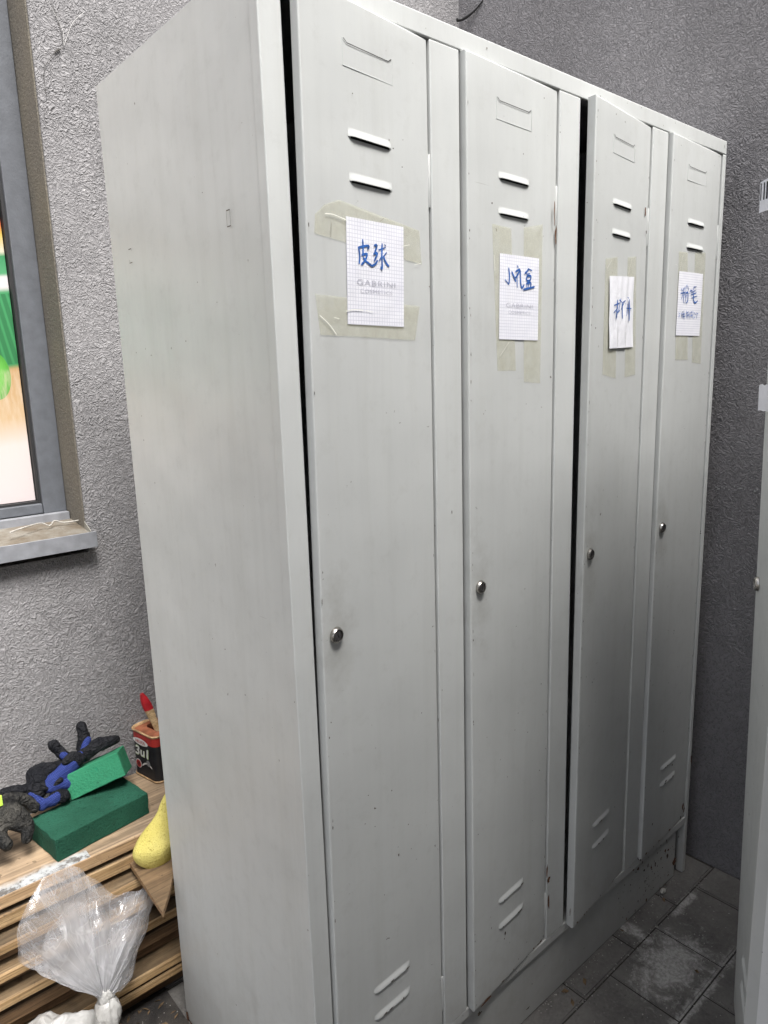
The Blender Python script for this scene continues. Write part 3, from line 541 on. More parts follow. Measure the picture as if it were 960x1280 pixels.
# ------------------------------------------------------------------ LOCKER
DW, ZB, ZT = .2365, .168, 1.771
def door_map(xl, t, b_, y0=.003):
    def f(u, v, w_=0):
        k = (v - ZB) / (ZT - ZB); dy = b_ + (t - b_) * k; c = math.sqrt(DW * DW - dy * dy)
        return Vector((xl + DW - c + (c / DW) * u - w_ * dy / DW, y0 - dy * (1 - u / DW) - w_ * c / DW, v))
    return f
def pan(f, seed=0, thick=.018, dent=.0006, nu=14, nv=70, r_=.0035):
    us = [0, .0006, .0015, .0035] + [.0035 + (DW - .007) * i / nu for i in range(1, nu)] + [DW - .0035, DW - .0015, DW - .0006, DW]
    vs = [ZB, ZB + .0006, ZB + .0015, ZB + .0035] + [ZB + .0035 + (ZT - ZB - .007) * i / nv for i in range(1, nv)] + [ZT - .0035, ZT - .0015, ZT - .0006, ZT]
    V, F = [], []
    for v in vs:
        for u in us:
            d = min(u, DW - u, v - ZB, ZT - v); h = 0
            if d < r_: h = -(r_ - math.sqrt(max(0, r_ * r_ - (r_ - d) ** 2)))
            q = noise.noise(Vector((u * 9 + seed * 7, v * 4.2, seed))) * dent * min(1, d / .03)
            V.append(f(u, v, h + q))
    nu_, nv_ = len(us), len(vs)
    for j in range(nv_ - 1):
        for i in range(nu_ - 1):
            a = j * nu_ + i; F.append((a, a + 1, a + nu_ + 1, a + nu_))
    ring = [i for i in range(nu_)] + [j * nu_ + nu_ - 1 for j in range(1, nv_)] + [(nv_ - 1) * nu_ + i for i in range(nu_ - 2, -1, -1)] + [j * nu_ for j in range(nv_ - 2, 0, -1)]
    b0 = len(V); seq = []
    for idx in ring:
        j, i = divmod(idx, nu_); seq.append((us[i], vs[j]))
        V.append(f(us[i], vs[j], -thick))
    n = len(ring)
    for k in range(n): F.append((ring[k], b0 + k, b0 + (k + 1) % n, ring[(k + 1) % n]))
    b1 = len(V)
    for (u, v) in seq:
        V.append(f(min(max(u, .012), DW - .012), min(max(v, ZB + .012), ZT - .012), -thick))
    for k in range(n): F.append((b0 + k, b1 + k, b1 + (k + 1) % n, b0 + (k + 1) % n))
    b2 = len(V)
    for (u, v) in seq:
        V.append(f(min(max(u, .012), DW - .012), min(max(v, ZB + .012), ZT - .012), -.0045))
    for k in range(n): F.append((b1 + k, b2 + k, b2 + (k + 1) % n, b1 + (k + 1) % n))
    F.append(tuple(b2 + k for k in range(n))[::-1])
    return mesh(V, F)
def wn(o_):
    m_ = o_.modifiers.new('w', 'WEIGHTED_NORMAL'); m_.keep_sharp = True; m_.weight = 100
    return o_
def louvre(f, u0, v0, u1, v1, down=True, hgt=.0036, ph=.0105):
    """pressed hood; open along its lower edge"""
    V, F = [], []; nu, nv = 16, 7; L = math.hypot(u1 - u0, v1 - v0)
    ax = ((u1 - u0) / L, (v1 - v0) / L); ay = (-ax[1], ax[0])
    def pt(s, t, w_): return f(u0 + ax[0] * s + ay[0] * t, v0 + ax[1] * s + ay[1] * t, w_)
    for j in range(nv):
        b_ = j / (nv - 1)
        for i in range(nu):
            a = i / (nu - 1); e = min(a, 1 - a) * L / ph * 1.3; e = min(1, e); e = e * e * (3 - 2 * e)
            hh = hgt * (b_ * b_ * (3 - 2 * b_)) * e
            V.append(pt(a * L, ph * .5 * (1 - 2 * b_), .0002 + hh))
    for j in range(nv - 1):
        for i in range(nu - 1): q = j * nu + i; F.append((q, q + nu, q + nu + 1, q + 1))
    # lower lip thickness
    b0 = len(V)
    for i in range(nu):
        a = i / (nu - 1); e = min(1, min(a, 1 - a) * L / ph * 1.3); e = e * e * (3 - 2 * e)
        V.append(pt(a * L, -ph * .5 + .0012 * e, .0002 + (hgt - .0010) * e))
    for i in range(nu - 1): q = (nv - 1) * nu + i; F.append((q, b0 + i, b0 + i + 1, q + 1))
    me = mesh(V, F)
    s0, s1 = L * .05, L * .95
    sl_ = mesh([pt(s0, -ph * .5 - .0022, .0006), pt(s1, -ph * .5 - .0018, .0006), pt(s1 - .001, -ph * .5 + .004, .0007), pt(s0 + .001, -ph * .5 + .004, .0007)], [(0, 1, 2, 3)])  # near-black plate paints the dark of the opening, which is not cut through
    return me, sl_
def ribbon(path, f, wd, lift=.0004, taper=True):
    V, F = [], []; n = len(path)
    for i, (u, v) in enumerate(path):
        a = path[max(i - 1, 0)]; b_ = path[min(i + 1, n - 1)]
        dx, dy = b_[0] - a[0], b_[1] - a[1]; l = math.hypot(dx, dy) or 1; nx, ny = -dy / l, dx / l
        k = wd * (.5 if not taper else (.5 if 0 < i < n - 1 else .28))
        V += [f(u + nx * k, v + ny * k, lift), f(u - nx * k, v - ny * k, lift)]
    for i in range(n - 1): F.append((2 * i, 2 * i + 1, 2 * i + 3, 2 * i + 2))
    return V, F
def sm2(path, sub=4):
    return [(v.x, v.y) for v in smoothpath([(a, b_, 0) for a, b_ in path], sub)]
def ragged(u, v, ru, rv, f, lift, rg, n=14):
    V = [f(u, v, lift)]; ph = rg.random() * 9
    for i in range(n):
        a = 2 * math.pi * i / n; k = .72 + .5 * noise.noise(Vector((math.cos(a) * 1.3 + ph, math.sin(a) * 1.3, ph))) + rg.uniform(-.13, .13)
        V.append(f(u + ru * k * math.cos(a), v + rv * k * math.sin(a), lift))
    return V, [(0, 1 + i, 1 + (i + 1) % n) for i in range(n)]
def merge(lst):
    V, F = [], []
    for v, f_ in lst:
        b_ = len(V); V += v; F += [tuple(i + b_ for i in q) for q in f_]
    return mesh(V, F)

def lathe_disc(f, u, v, w0, prof, seg=20):
    V, F = [], []
    for (r_, h) in prof:
        for k in range(seg):
            a = 2 * math.pi * k / seg; V.append(f(u + r_ * math.cos(a), v + r_ * math.sin(a), w0 + h))
    for j in range(len(prof) - 1):
        for k in range(seg):
            k2 = (k + 1) % seg; F.append((j * seg + k, j * seg + k2, (j + 1) * seg + k2, (j + 1) * seg + k))
    F.append(tuple((len(prof) - 1) * seg + k for k in range(seg)))
    return mesh(V, F)
def add_lock(f, u, v, door, tilt=0):
    lk = fin('lock', lathe_disc(f, u, v, .0004, [(.0116, 0), (.0116, .0014), (.0106, .0046), (.0090, .0062), (.0076, .0056), (.0073, .0034)]), CHROME, door, 30)
    return_core = fin('lock_core', lathe_disc(f, u, v, .0034, [(.0072, 0), (.0070, .0016), (.0062, .0022), (.0024, .0024), (.0001, .0024)]), LOCKDARK, door, 30)
    c_, s_ = math.cos(tilt), math.sin(tilt)
    def q(a, b_): return f(u + a * c_ - b_ * s_, v + a * s_ + b_ * c_, .0062)
    fin('keyhole', mesh([q(-.0006, -.0034), q(.0006, -.0034), q(.0006, .0034), q(-.0006, .0034)], [(0, 1, 2, 3)]), BLACK, door)

def hinge(name, x, y, z0, z1, parent, mat, r_=.0032):
    V, F = tube([(x, y, z0), (x, y, z0 + .001), (x, y, (z0 + z1) / 2), (x, y, z1 - .001), (x, y, z1)], [r_ * .8, r_, r_, r_, r_ * .8], 10)
    return fin(name, mesh(V, F), mat, parent, 50)

LK = thing('metal_locker', 'tall pale grey four-door metal locker with taped handwritten paper notes', 'locker', (0, 0, 0))
W_, DP, H_ = 1.18664, .4956, 1.8
PX = [(0, .032), (.2725, .3315), (.5725, .6315), (.8725, .9315), (1.1725, W_)]
def gridplate(name, o_, ex, ey, nx, ny, amp, mat, parent, thick, seed):
    """sheet panel with slight dents; o_ corner, ex/ey edge vectors, normal = ex x ey"""
    o_, ex, ey = Vector(o_), Vector(ex), Vector(ey); n = ex.cross(ey).normalized(); V, F = [], []
    for j in range(ny + 1):
        for i in range(nx + 1):
            a, b_ = i / nx, j / ny; q = o_ + ex * a + ey * b_
            e = min(1, min(a, 1 - a, b_, 1 - b_) * 8)
            V.append(q + n * (noise.noise(q * 3.1 + Vector((seed, 0, 0))) * amp * e))
    for j in range(ny):
        for i in range(nx): q = j * (nx + 1) + i; F.append((q, q + 1, q + nx + 2, q + nx + 1))
    c = len(V); V += [o_ - n * thick, o_ + ex - n * thick, o_ + ex + ey - n * thick, o_ + ey - n * thick]
    F += [(c + 3, c + 2, c + 1, c)]
    b0 = [i for i in range(nx + 1)]; F.append(tuple(b0[::-1]) + (c, c + 1)); r1_ = [j * (nx + 1) + nx for j in range(ny + 1)]; F.append(tuple(r1_[::-1]) + (c + 1, c + 2))
    t0 = [ny * (nx + 1) + i for i in range(nx + 1)]; F.append(tuple(t0) + (c + 2, c + 3)); l0 = [j * (nx + 1) for j in range(ny + 1)]; F.append(tuple(l0) + (c + 3, c))
    return fin(name, mesh(V, F), mat, parent, 30)
side = gridplate('side_panel', (0.0005, DP, .004), (0, -(DP - .0035), 0), (0, 0, H_ - .006), 16, 60, .0016, PAINT, LK, .001, 2)
box('side_panel', (W_ - .0015, .0035, .004), (W_ - .0004, DP, H_ - .002), PAINT, LK, 0)
box('back_panel', (.002, DP - .002, .10), (W_ - .002, DP - .0008, H_ - .002), PAINT, LK, 0)
box('top_panel', (.002, .022, H_ - .0025), (W_ - .002, DP - .003, H_ - .0012), PAINT, LK, 0)
box('floor_panel', (.002, .022, .150), (W_ - .002, DP - .003, .1515), PAINT, LK, 0)
for i, (a, b_) in enumerate(PX):
    z0 = .001 if i in (0, 4) else ZB - .001
    box('front_post', (a - (.0006 if i == 0 else 0), 0.0, z0), (b_, .020, ZT + .0005), PAINT, LK, .0022, 3)
    if 0 < i < 4: box('divider_panel', (b_ - .03, .0205, ZB), (b_ - .029, DP - .003, ZT), PAINT, LK, 0)
box('top_rail', (-.0006, 0.0002, ZT + .001), (W_, .021, H_), PAINT, LK, .0022, 3)
box('bottom_rail', (.0325, .0008, .1455), (1.172, .019, ZB - .0018), PAINT, LK, .0022, 3)
box('kick_plate', (.0325, .0106, .0015), (1.146, .0125, .145), PAINT, LK, .0005)
box('kick_return', (1.1445, .013, .0015), (1.146, .06, .145), PAINT, LK, 0)
box('rear_leg', (1.148, .040, .0015), (1.170, .042, .145), PAINT, LK, 0)
# punched shelf tabs on the side panel
def fside(y, z, w_=0): return Vector((-.0009 - w_, y, z))
for (ya, yb, za, zb, full) in ((.0985, .0895, 1.536, 1.5165, True), (.4205, .4095, 1.5345, 1.5135, False)):
    lst = []
    for a, b_ in (((ya, za), (yb, za)), ((ya, zb), (yb, zb))) + ((((ya, za), (ya, zb)), ((yb, za), (yb, zb))) if full else (((ya, zb), (ya, zb + .005)), ((yb, za), (yb, za - .003)))):
        lst.append(ribbon([a, b_], fside, .0013 if a[1] == b_[1] else .0006, .0006, False))
    fin('shelf_tab_slot', merge(lst), CHIP, LK)

rg = random.Random(11); allchips, rustchips = [], []
flat = lambda x, z, w_=0: Vector((x, -w_, z))
doors = []
DD = [(.034, .0301, .0081), (.334, .0135, .0177), (.634, .0306, .0247), (.934, .0125, .012)]
for i, (xl, t, b_) in enumerate(DD):
    f = door_map(xl, t, b_)
    dr = wn(fin('door', pan(f, i + 1), PAINT, LK, 38)); doors.append((dr, f))
    dr['label'] = ['slightly ajar door taped with a squared note', 'bent door with rusty lower corner', 'door standing furthest ajar with creased note', 'flaking door next to the wall with lined note'][i]
    lv = D['louvre'][i]
    uc0 = sum(q[0] for q in lv[0:4:2]) / 2; uc1 = sum(q[0] for q in lv[1:4:2]) / 2
    for j in range(4):
        p0, p1 = lv[2 * j], lv[2 * j + 1]
        zc = (p0[1] + p1[1]) / 2; u0, u1 = (.0755, .1565) if i < 3 else (.080, .163)
        me, sl_ = louvre(f, u0, zc, u1, zc)
        lo = fin('louvre', me, PAINT, dr, 60); fin('vent_slit', sl_, BLACK, dr)
        if j > 1:
            for _ in range(3):
                uu = rg.uniform(u0 + .006, u1 - .006); allchips.append(ragged(uu, zc - .003, rg.uniform(.002, .007), .0018, f, .0050, rg))
    # card holder: pressed frame with thin slit on top
    zt_, zb_, ua, ub = 1.7235, 1.6945, .070, .162
    lst = [ribbon([(ua + .002, zt_ + .001), (ua + .008, zt_ - .003), (ub - .008, zt_ - .003), (ub - .002, zt_ + .001)], f, .0011, .0009, False)]
    fin('card_slot_slit', merge(lst), BLACK, dr)
    fr_path = [(ua, zt_ + .001), (ua, zb_), (ub, zb_), (ub, zt_ + .001)]
    V, F = tube([f(a, c, .0002) for a, c in fr_path], .0004, 6); fin('card_slot', mesh(V, F), PAINT_EDGE, dr, 60)
    u, v = D['lock'][i]; add_lock(f, .0245, .9765, dr, (.4, -.3, .1, .6)[i])
    for (z0, z1, rusty) in ((.205, .275, i == 1), (1.555, 1.625, False)):
        hinge('hinge', xl + DW + .0006, .0040, z0, z1, dr, PAINT, .0020)
for c_ in D['chips']:
    i, u, v, ru, rv = c_; (rustchips if ru > .008 or rv > .009 else allchips).append(ragged(u, v, ru, rv, doors[i][1], .0011 if not (1.55 < v < 1.63 or .29 < v < .37) else .0050, rg))
for x, z, rx, rz in D['kickchips']:
    (rustchips if rx > .011 else allchips).append(ragged(x, z, rx, rz, flat, -.0100, rg))
for x, z, rx, rz in D['frontchips']:
    (rustchips if rz > .007 else allchips).append(ragged(x, z, rx, rz, flat, .0006, rg))
# wear along the folded door edges
for (dr_, f_), n_ in zip(doors, (16, 26, 26, 34)):
    for _ in range(n_):
        v = rg.uniform(.17, 1.76); side_ = rg.random() < .65
        u = rg.uniform(.0028, .006) if side_ else rg.uniform(DW - .007, DW - .003)
        allchips.append(ragged(u, v, rg.uniform(.0005, .0013), rg.uniform(.001, .0045), f_, .0005, rg, 8))
    for _ in range(8):
        allchips.append(ragged(rg.uniform(.01, .22), rg.uniform(.17, .9), rg.uniform(.0007, .0016), rg.uniform(.0007, .0018), f_, .0009, rg, 8))
    for _ in range(7):
        rustchips.append(ragged(rg.uniform(.008, .228), ZB + rg.uniform(.003, .006), rg.uniform(.002, .008), rg.uniform(.001, .003), f_, .0005, rg, 9))
# speckle on kick plate right end
for _ in range(18):
    x = rg.uniform(.90, 1.14); rustchips.append(ragged(x, rg.choice([.147, .012, .10, .13]) + rg.uniform(-.01, .01), rg.uniform(.002, .008), rg.uniform(.002, .007), flat, -.0102, rg, 10))
for _ in range(60):
    x = rg.triangular(.84, 1.14, 1.03); z = rg.uniform(.02, .135); allchips.append(ragged(x, z, rg.uniform(.0008, .003), rg.uniform(.0008, .0035), flat, -.0101, rg, 8))
for _ in range(30):
    x = rg.uniform(.04, 1.1); z = rg.uniform(.147, .165) if rg.random() < .5 else rg.uniform(1.775, 1.797)
    allchips.append(ragged(x, z, rg.uniform(.0006, .0016), rg.uniform(.0006, .0016), flat, .0004, rg, 7))
fin('paint_chips', merge(allchips), CHIP, LK, kind='stuff'); fin('rust_patches', merge(rustchips), RUST, LK, kind='stuff')
# rusted fold at the rear lower corner of the side panel
fin('rust_patches', merge([ragged(.488, .012, .010, .016, fside, .0005, rg), ragged(.470, .006, .012, .006, fside, .0007, rg)]), RUST, LK, kind='stuff')

# ------------------------------------------------------------------ NOTES on the doors
NL = ['squared paper note with two blue handwritten characters taped by horizontal strips', 'squared paper note with three blue handwritten characters on the second door',
      'creased plain paper note on the third door, standing ajar', 'lined paper note with two rows of blue writing on the door beside the wall']
for i in range(4):
    f = doors[i][1]; pc = D['paper'][i]; uc = sum(q[0] for q in pc) / 4; zb_ = min(q[1] for q in pc)
    nt_ = thing('paper_note', NL[i], 'note', tuple(f(uc, zb_, .0006)), 'handwritten notes taped to the locker doors')
    def Q(s, t, w_=0, pc=pc, f=f, i=i):
        a = [pc[0][k] * (1 - s) + pc[1][k] * s for k in (0, 1)]; b_ = [pc[3][k] * (1 - s) + pc[2][k] * s for k in (0, 1)]
        u = a[0] * (1 - t) + b_[0] * t; v = a[1] * (1 - t) + b_[1] * t
        amp = (.0003, .0003, .0022, .0003)[i]
        bulge = amp * (noise.noise(Vector((s * (9 if i == 2 else 3), t * 2.5, i * 3.3))) + .6) * (1 if i == 2 else 1)
        if i == 2: bulge += .0012 * abs(math.sin(s * 11 + .8 * math.sin(t * 5)))
        return f(u, v, .0011 + bulge + w_)
    n1, n2 = 18, 20; V, F, U = [], [], []
    for b_ in range(n2 + 1):
        for a in range(n1 + 1): V.append(Q(a / n1, b_ / n2)); U.append((a / n1, 1 - b_ / n2))
    for b_ in range(n2):
        for a in range(n1): q = b_ * (n1 + 1) + a; F.append((q, q + n1 + 1, q + n1 + 2, q + 1))
    fin('sheet', mesh(V, F, U), (PAPER, PAPER, PAPERP, PAPERL)[i], nt_, 80)
    fl = lambda u, v, w_=0, f=f: f(u, v, w_ + (.0036 if i == 2 else .0017))
    wd = (.0028, .0031, .0036, .0032)[i]
    lst = [ribbon(sm2(s) if len(s) > 2 else [tuple(q) for q in s], fl, wd if len(D['ink'][i]) < 20 or k < 18 else .0025, .0003 + k * .00001) for k, s in enumerate(D['ink'][i])]
    fin('handwriting', merge(lst), INK, nt_)
    # tape strips as thin translucent sheets over paper and door
    for k, tp in enumerate(D['tape'][i]):
        n = len(tp); c0 = [sum(q[0] for q in tp) / n, sum(q[1] for q in tp) / n]; V = []
        for q in tp: V.append(f(q[0], q[1], .0008 + k * .0003))
        fin('tape_strip', mesh(V, [tuple(range(n))]), TAPE, nt_)
    lst, lsd = [], []
    for k, s in enumerate(D['crease'][i]):
        (lst if not (i == 0 and k in (2, 8)) and not (i == 2 and k > 1) else lsd).append(ribbon(sm2(s) if len(s) > 2 else [tuple(q) for q in s], fl, .0012, .0006))
    for q in lst: fin('tape_crease', merge([q]), CREASE, nt_)
    for q in lsd: fin('tape_fold', merge([q]), CREASED, nt_)
    if i < 2:   # printed letterhead in faint grey capitals
        for txt, tv, th in (('GABRINI', .565, .86), ('COSMETICS', .64, .72)):
            cu = bpy.data.curves.new('t', 'FONT'); cu.body = txt; cu.size = 1; cu.align_x = 'CENTER'; cu.offset = -.012; cu.space_character = 1.12
            ob = bpy.data.objects.new('t', cu); COL.objects.link(ob); dg = bpy.context.evaluated_depsgraph_get(); ev = ob.evaluated_get(dg)
            me = bpy.data.meshes.new_from_object(ev); bpy.data.objects.remove(ob)
            xs = [v.co.x for v in me.vertices]; wdt = max(xs) - min(xs); mid = (max(xs) + min(xs)) / 2
            hgt_ = .030 if txt == 'GABRINI' else .024
            for v in me.vertices:
                s = .50 + (v.co.x - mid) / wdt * th * .78; t_ = tv + .05 - v.co.y * (.075 if txt == 'GABRINI' else .055); v.co = Q(s, t_, .0006)
            fin('printed_letters', me, PRINT, nt_)

# ------------------------------------------------------------------ SECOND LOCKER (faces the first one)
x2, y2, b2, t2 = D['L2']
L2 = thing('metal_locker', 'second pale grey metal locker cut by the right edge, its ajar door edge-on', 'locker', (x2, y2, 0))
W2 = .588
PAINT_LIT = m_paint('lit_side_locker_paint', (.74, .75, .75))  # lighter paint copy with the daylight on this side panel put into its colour
box('side_panel', (x2 + .0002, y2 - .4956, .004), (x2 + .0014, y2 - .0035, 1.898), PAINT_LIT, L2, 0)
box('side_panel', (x2 + W2 - .0014, y2 - .4956, .004), (x2 + W2 - .0002, y2 - .0035, 1.898), PAINT, L2, 0)
box('back_panel', (x2 + .002, y2 - .4950, .02), (x2 + W2 - .002, y2 - .4938, 1.898), PAINT, L2, 0)
box('top_panel', (x2 + .002, y2 - .493, 1.8975), (x2 + W2 - .002, y2 - .022, 1.8988), PAINT, L2, 0)
for a, b_ in ((0, .032), (.2725, .3315), (.5715, W2)):
    box('front_post', (x2 + a, y2 - .020, .001), (x2 + b_, y2, ZT + .0005), PAINT, L2, .003, 3)
box('top_rail', (x2, y2 - .021, ZT + .001), (x2 + W2, y2 - .0002, 1.9), PAINT, L2, .0022)
box('bottom_rail', (x2 + .0325, y2 - .019, .1455), (x2 + .571, y2 - .0008, ZB - .0018), PAINT, L2, .0022)
box('kick_plate', (x2 + .0325, y2 - .0125, .0015), (x2 + .571, y2 - .0106, .145), PAINT, L2, 0)
hx = x2 + .034
def f2(u, v, w_=0):
    dy = b2 + (t2 - b2) * (v - ZB) / (ZT - ZB); c = math.sqrt(DW * DW - dy * dy)
    return Vector((hx + c * (1 - u / DW) - w_ * dy / DW, y2 + dy * (1 - u / DW) + w_ * c / DW, v))
d2 = fin('door', pan(f2, 9), PAINT, L2, 38); d2['label'] = 'ajar door seen almost edge-on'
# winding is mirrored for this map
d2.data.flip_normals(); wn(d2)
add_lock(f2, .0275, .9765, d2, .2)
for zc in (1.62, 1.57, .36, .31):
    me, sl_ = louvre(f2, .105, zc, .186, zc); fin('louvre', me, PAINT, d2, 60); fin('vent_slit', sl_, BLACK, d2)
def f2b(u, v, w_=0): return Vector((x2 + .571 - u, y2 - .003 + w_, v))
d2b = fin('door', pan(f2b, 12), PAINT, L2, 38); d2b.data.flip_normals(); add_lock(f2b, .0275, .9765, d2b)
for zc in (1.62, 1.57, .36, .31):
    me, sl_ = louvre(f2b, .0755, zc, .1565, zc); fin('louvre', me, PAINT_EDGE, d2b, 60); fin('vent_slit', sl_, BLACK, d2b)
def sticker(label, za, zb_, ou, bars, grp='labels taped to the right-hand locker'):
    s_ = thing('paper_label', label, 'label', tuple(f2(-ou / 2, za, .002)), grp)
    n = 10; ua, ub = .05, -.006
    def cw(u): return .002 + ou * (max(0, (ua - u) / (ua - ub)) ** 2)
    V, F = [], []
    for k in range(n + 1):
        u = ua + (ub - ua) * k / n; e = .0012 * math.sin(k * 1.7)
        V += [f2(u, zb_ + e, cw(u)), f2(u, za + e * .5, cw(u)), f2(u, za + e * .5, cw(u) - .0003), f2(u, zb_ + e, cw(u) - .0003)]
    for k in range(n):
        for q in range(4): F.append((4 * k + q, 4 * k + (q + 1) % 4, 4 * k + 4 + (q + 1) % 4, 4 * k + 4 + q))
    F += [(3, 2, 1, 0), (4 * n, 4 * n + 1, 4 * n + 2, 4 * n + 3)]
    fin('sheet', mesh(V, F), PAPERP, s_)
    if bars:
        for k in range(9):
            u = ub + .002 + k * .0052
            vv_, ff_ = ribbon([(u, za + (zb_ - za) * .38), (u, zb_ - .003)], lambda a, b_, w_=0: f2(a, b_, cw(a) + w_), (.0012, .002, .003)[k % 3], .0005, False)
            fin('printed_bar', mesh(vv_, ff_), BLACK, s_)
sticker('white label with black bars sticking out past the right-hand locker door edge', 1.546, 1.590, .019, True)
sticker('torn white paper scrap lower on the right-hand locker door edge', 1.251, 1.291, .007, False)

# ------------------------------------------------------------------ LUMBER
LB = [ # z top, z bottom, y front, x0, x1, material, label
 (.385, .357, .609, -1.35, .62, 'TOP', 'wide weathered board with peeling grey paint on top of the lumber stack'),
 (.347, .318, .608, -1.2, .55, 'L', 'pale sawn plank directly under the wide top board'),
 (.3055, .286, .582, -1.3, .70, 'L', 'thin sawn plank third from the top of the lumber stack'),
 (.2815, .259, .603, -1.1, .66, 'D', 'dark plank set back under the third plank of the stack'),
 (.2545, .235, .574, -1.25, .58, 'L', 'light-edged plank halfway down the lumber stack'),
 (.2300, .209, .600, -1.2, .70, 'D', 'dark recessed plank halfway down the lumber stack'),
 (.2050, .184, .568, -1.3, .64, 'L', 'light-edged plank just above the knot of the plastic bag'),
 (.1640, .136, .583, -1.15, .72, 'D', 'brown thick plank fifth from the ground in the lumber stack'),
 (.1310, .105, .600, -1.2, .60, 'D', 'dark recessed plank fourth from the ground in the lumber stack'),
 (.1000, .078, .560, -1.25, .66, 'L', 'orange pine plank third from the ground in the lumber stack'),
 (.0715, .052, .562, -1.3, .70, 'L', 'second lowest pine plank of the lumber stack'),
 (.0460, .0015, .600, -1.2, .62, 'D', 'dark bearer timber lying on the paving under the lumber stack')]
def plank(zt, zb_, yf, x0, x1, mat, label, seed):
    rgp = random.Random(seed); yb = .852 - rgp.uniform(0, .02); nx = 60; V, F = [], []
    sec = lambda x: [(yf + .0022 * noise.noise(Vector((x * 5, seed, 0))), 0), (yf + .0015, 1)]
    for i in range(nx + 1):
        x = x0 + (x1 - x0) * i / nx; a = noise.noise(Vector((x * 4, seed * 3.1, 0))) * .0022; c = noise.noise(Vector((x * 23, seed, 5))) * .0009
        t_ = noise.noise(Vector((x * 3, 7, seed))) * .0012
        prof = [(yf + a + .003, zb_), (yf + a + c, zb_ + .003), (yf + a - c * .5, zt - .003 + t_), (yf + a + .003, zt + t_), (yb, zt), (yb, zb_)]
        V += [(x, p_[0], p_[1]) for p_ in prof]
    for i in range(nx):
        for k in range(6): F.append((i * 6 + k, i * 6 + (k + 1) % 6, (i + 1) * 6 + (k + 1) % 6, (i + 1) * 6 + k))
    F.append(tuple(range(6))[::-1]); F.append(tuple(nx * 6 + k for k in range(6)))
    me = mesh(V, F); bm = bmesh.new(); bm.from_mesh(me); bmesh.ops.recalc_face_normals(bm, faces=bm.faces[:]); bm.to_mesh(me); bm.free()
    o = fin('wooden_plank', me, mat); tag(o, label, 'plank', 'planks stacked against the wall')
    o.data.transform(Matrix.Translation((0, 0, 0))); return o
for i, (zt, zb_, yf, x0, x1, k, lab) in enumerate(LB):
    plank(zt, zb_, yf, x0, x1, {'TOP': TOPW, 'L': WOOD, 'D': WOODB}[k], lab, i + 1)
# small spacer sticks carrying the upper boards
for z0, z1, xx in ((.3475, .3565, -.75), (.3475, .3565, .45), (.306, .3175, -.7), (.306, .3175, .4), (.1645, .1835, -.72), (.1645, .1835, .42)):
    o = box('spacer_stick', (xx, .62, z0), (xx + .04, .84, z1), WOODB, None, .001); tag(o, 'thin spacer stick %s' % {(.3475, True): 'under the left end of the wide top board', (.3475, False): 'under the right end of the wide top board', (.306, True): 'at the left end under the second plank', (.306, False): 'at the right end under the second plank', (.1645, True): 'low at the left end on the brown thick plank', (.1645, False): 'low at the right end on the brown thick plank'}[(z0, xx < 0)], 'stick', 'spacer sticks in the lumber stack')
# split plywood corner under the yellow sponge
sh = D['shard']; pts = [(-.0546, .4234), (-.0495, .5268), (-.045, .62), (.10, .63), (.09, .60), (-.0015, .4985), (-.020, .470)]
me = extr([(a, b_, .3215) for a, b_ in pts], (0, 0, .011))
o = fin('broken_board', me, PLY); tag(o, 'split plywood offcut with a pointed corner poking out under the yellow sponge', 'offcut')
b_ = .0

# ------------------------------------------------------------------ SPONGES
def sponge(name, q, mat, label, bev=.0014):
    cx, cy, cz, ya, pi_, ro, L, Dp, Hh = q
    M = Matrix.Rotation(ya, 4, 'Z') @ Matrix.Rotation(pi_, 4, 'Y') @ Matrix.Rotation(ro, 4, 'X')
    bm = bmesh.new(); bmesh.ops.create_cube(bm, size=1)
    for v in bm.verts: v.co = Vector(((v.co.x + .5) * L, (v.co.y + .5) * Dp, (v.co.z + .5) * Hh))
    bmesh.ops.bevel(bm, geom=bm.edges[:], offset=bev, segments=1, affect='EDGES')
    bmesh.ops.subdivide_edges(bm, edges=[e for e in bm.edges if e.calc_length() > .02], cuts=10, use_grid_fill=True)
    for v in bm.verts:
        v.co += Vector([noise.noise(v.co * 38 + Vector((k * 9, 0, 0))) * .0016 for k in range(3)])
    me = bpy.data.meshes.new('m'); bm.to_mesh(me); bm.free()
    for p_ in me.polygons: p_.use_smooth = True
    me.set_sharp_from_angle(angle=R(24)); me.materials.append(mat)
    o = bpy.data.objects.new(name, me); COL.objects.link(o); o.matrix_world = Matrix.Translation((cx, cy, cz)) @ M
    tag(o, label, 'sponge', 'block sponges on the lumber stack'); return o
sponge('foam_sponge', (-.1753, .636, .386, .1479, 0, 0, .2061, .1140, .0494), FOAM_D, 'large dark green foam block lying flat on the boards')
sponge('foam_sponge', (-.1071, .7507, .4375, -.3975, -.2952, -.3485, .1202, .090, .0542), FOAM_L, 'smaller brighter green foam block tilted on the dark green one')
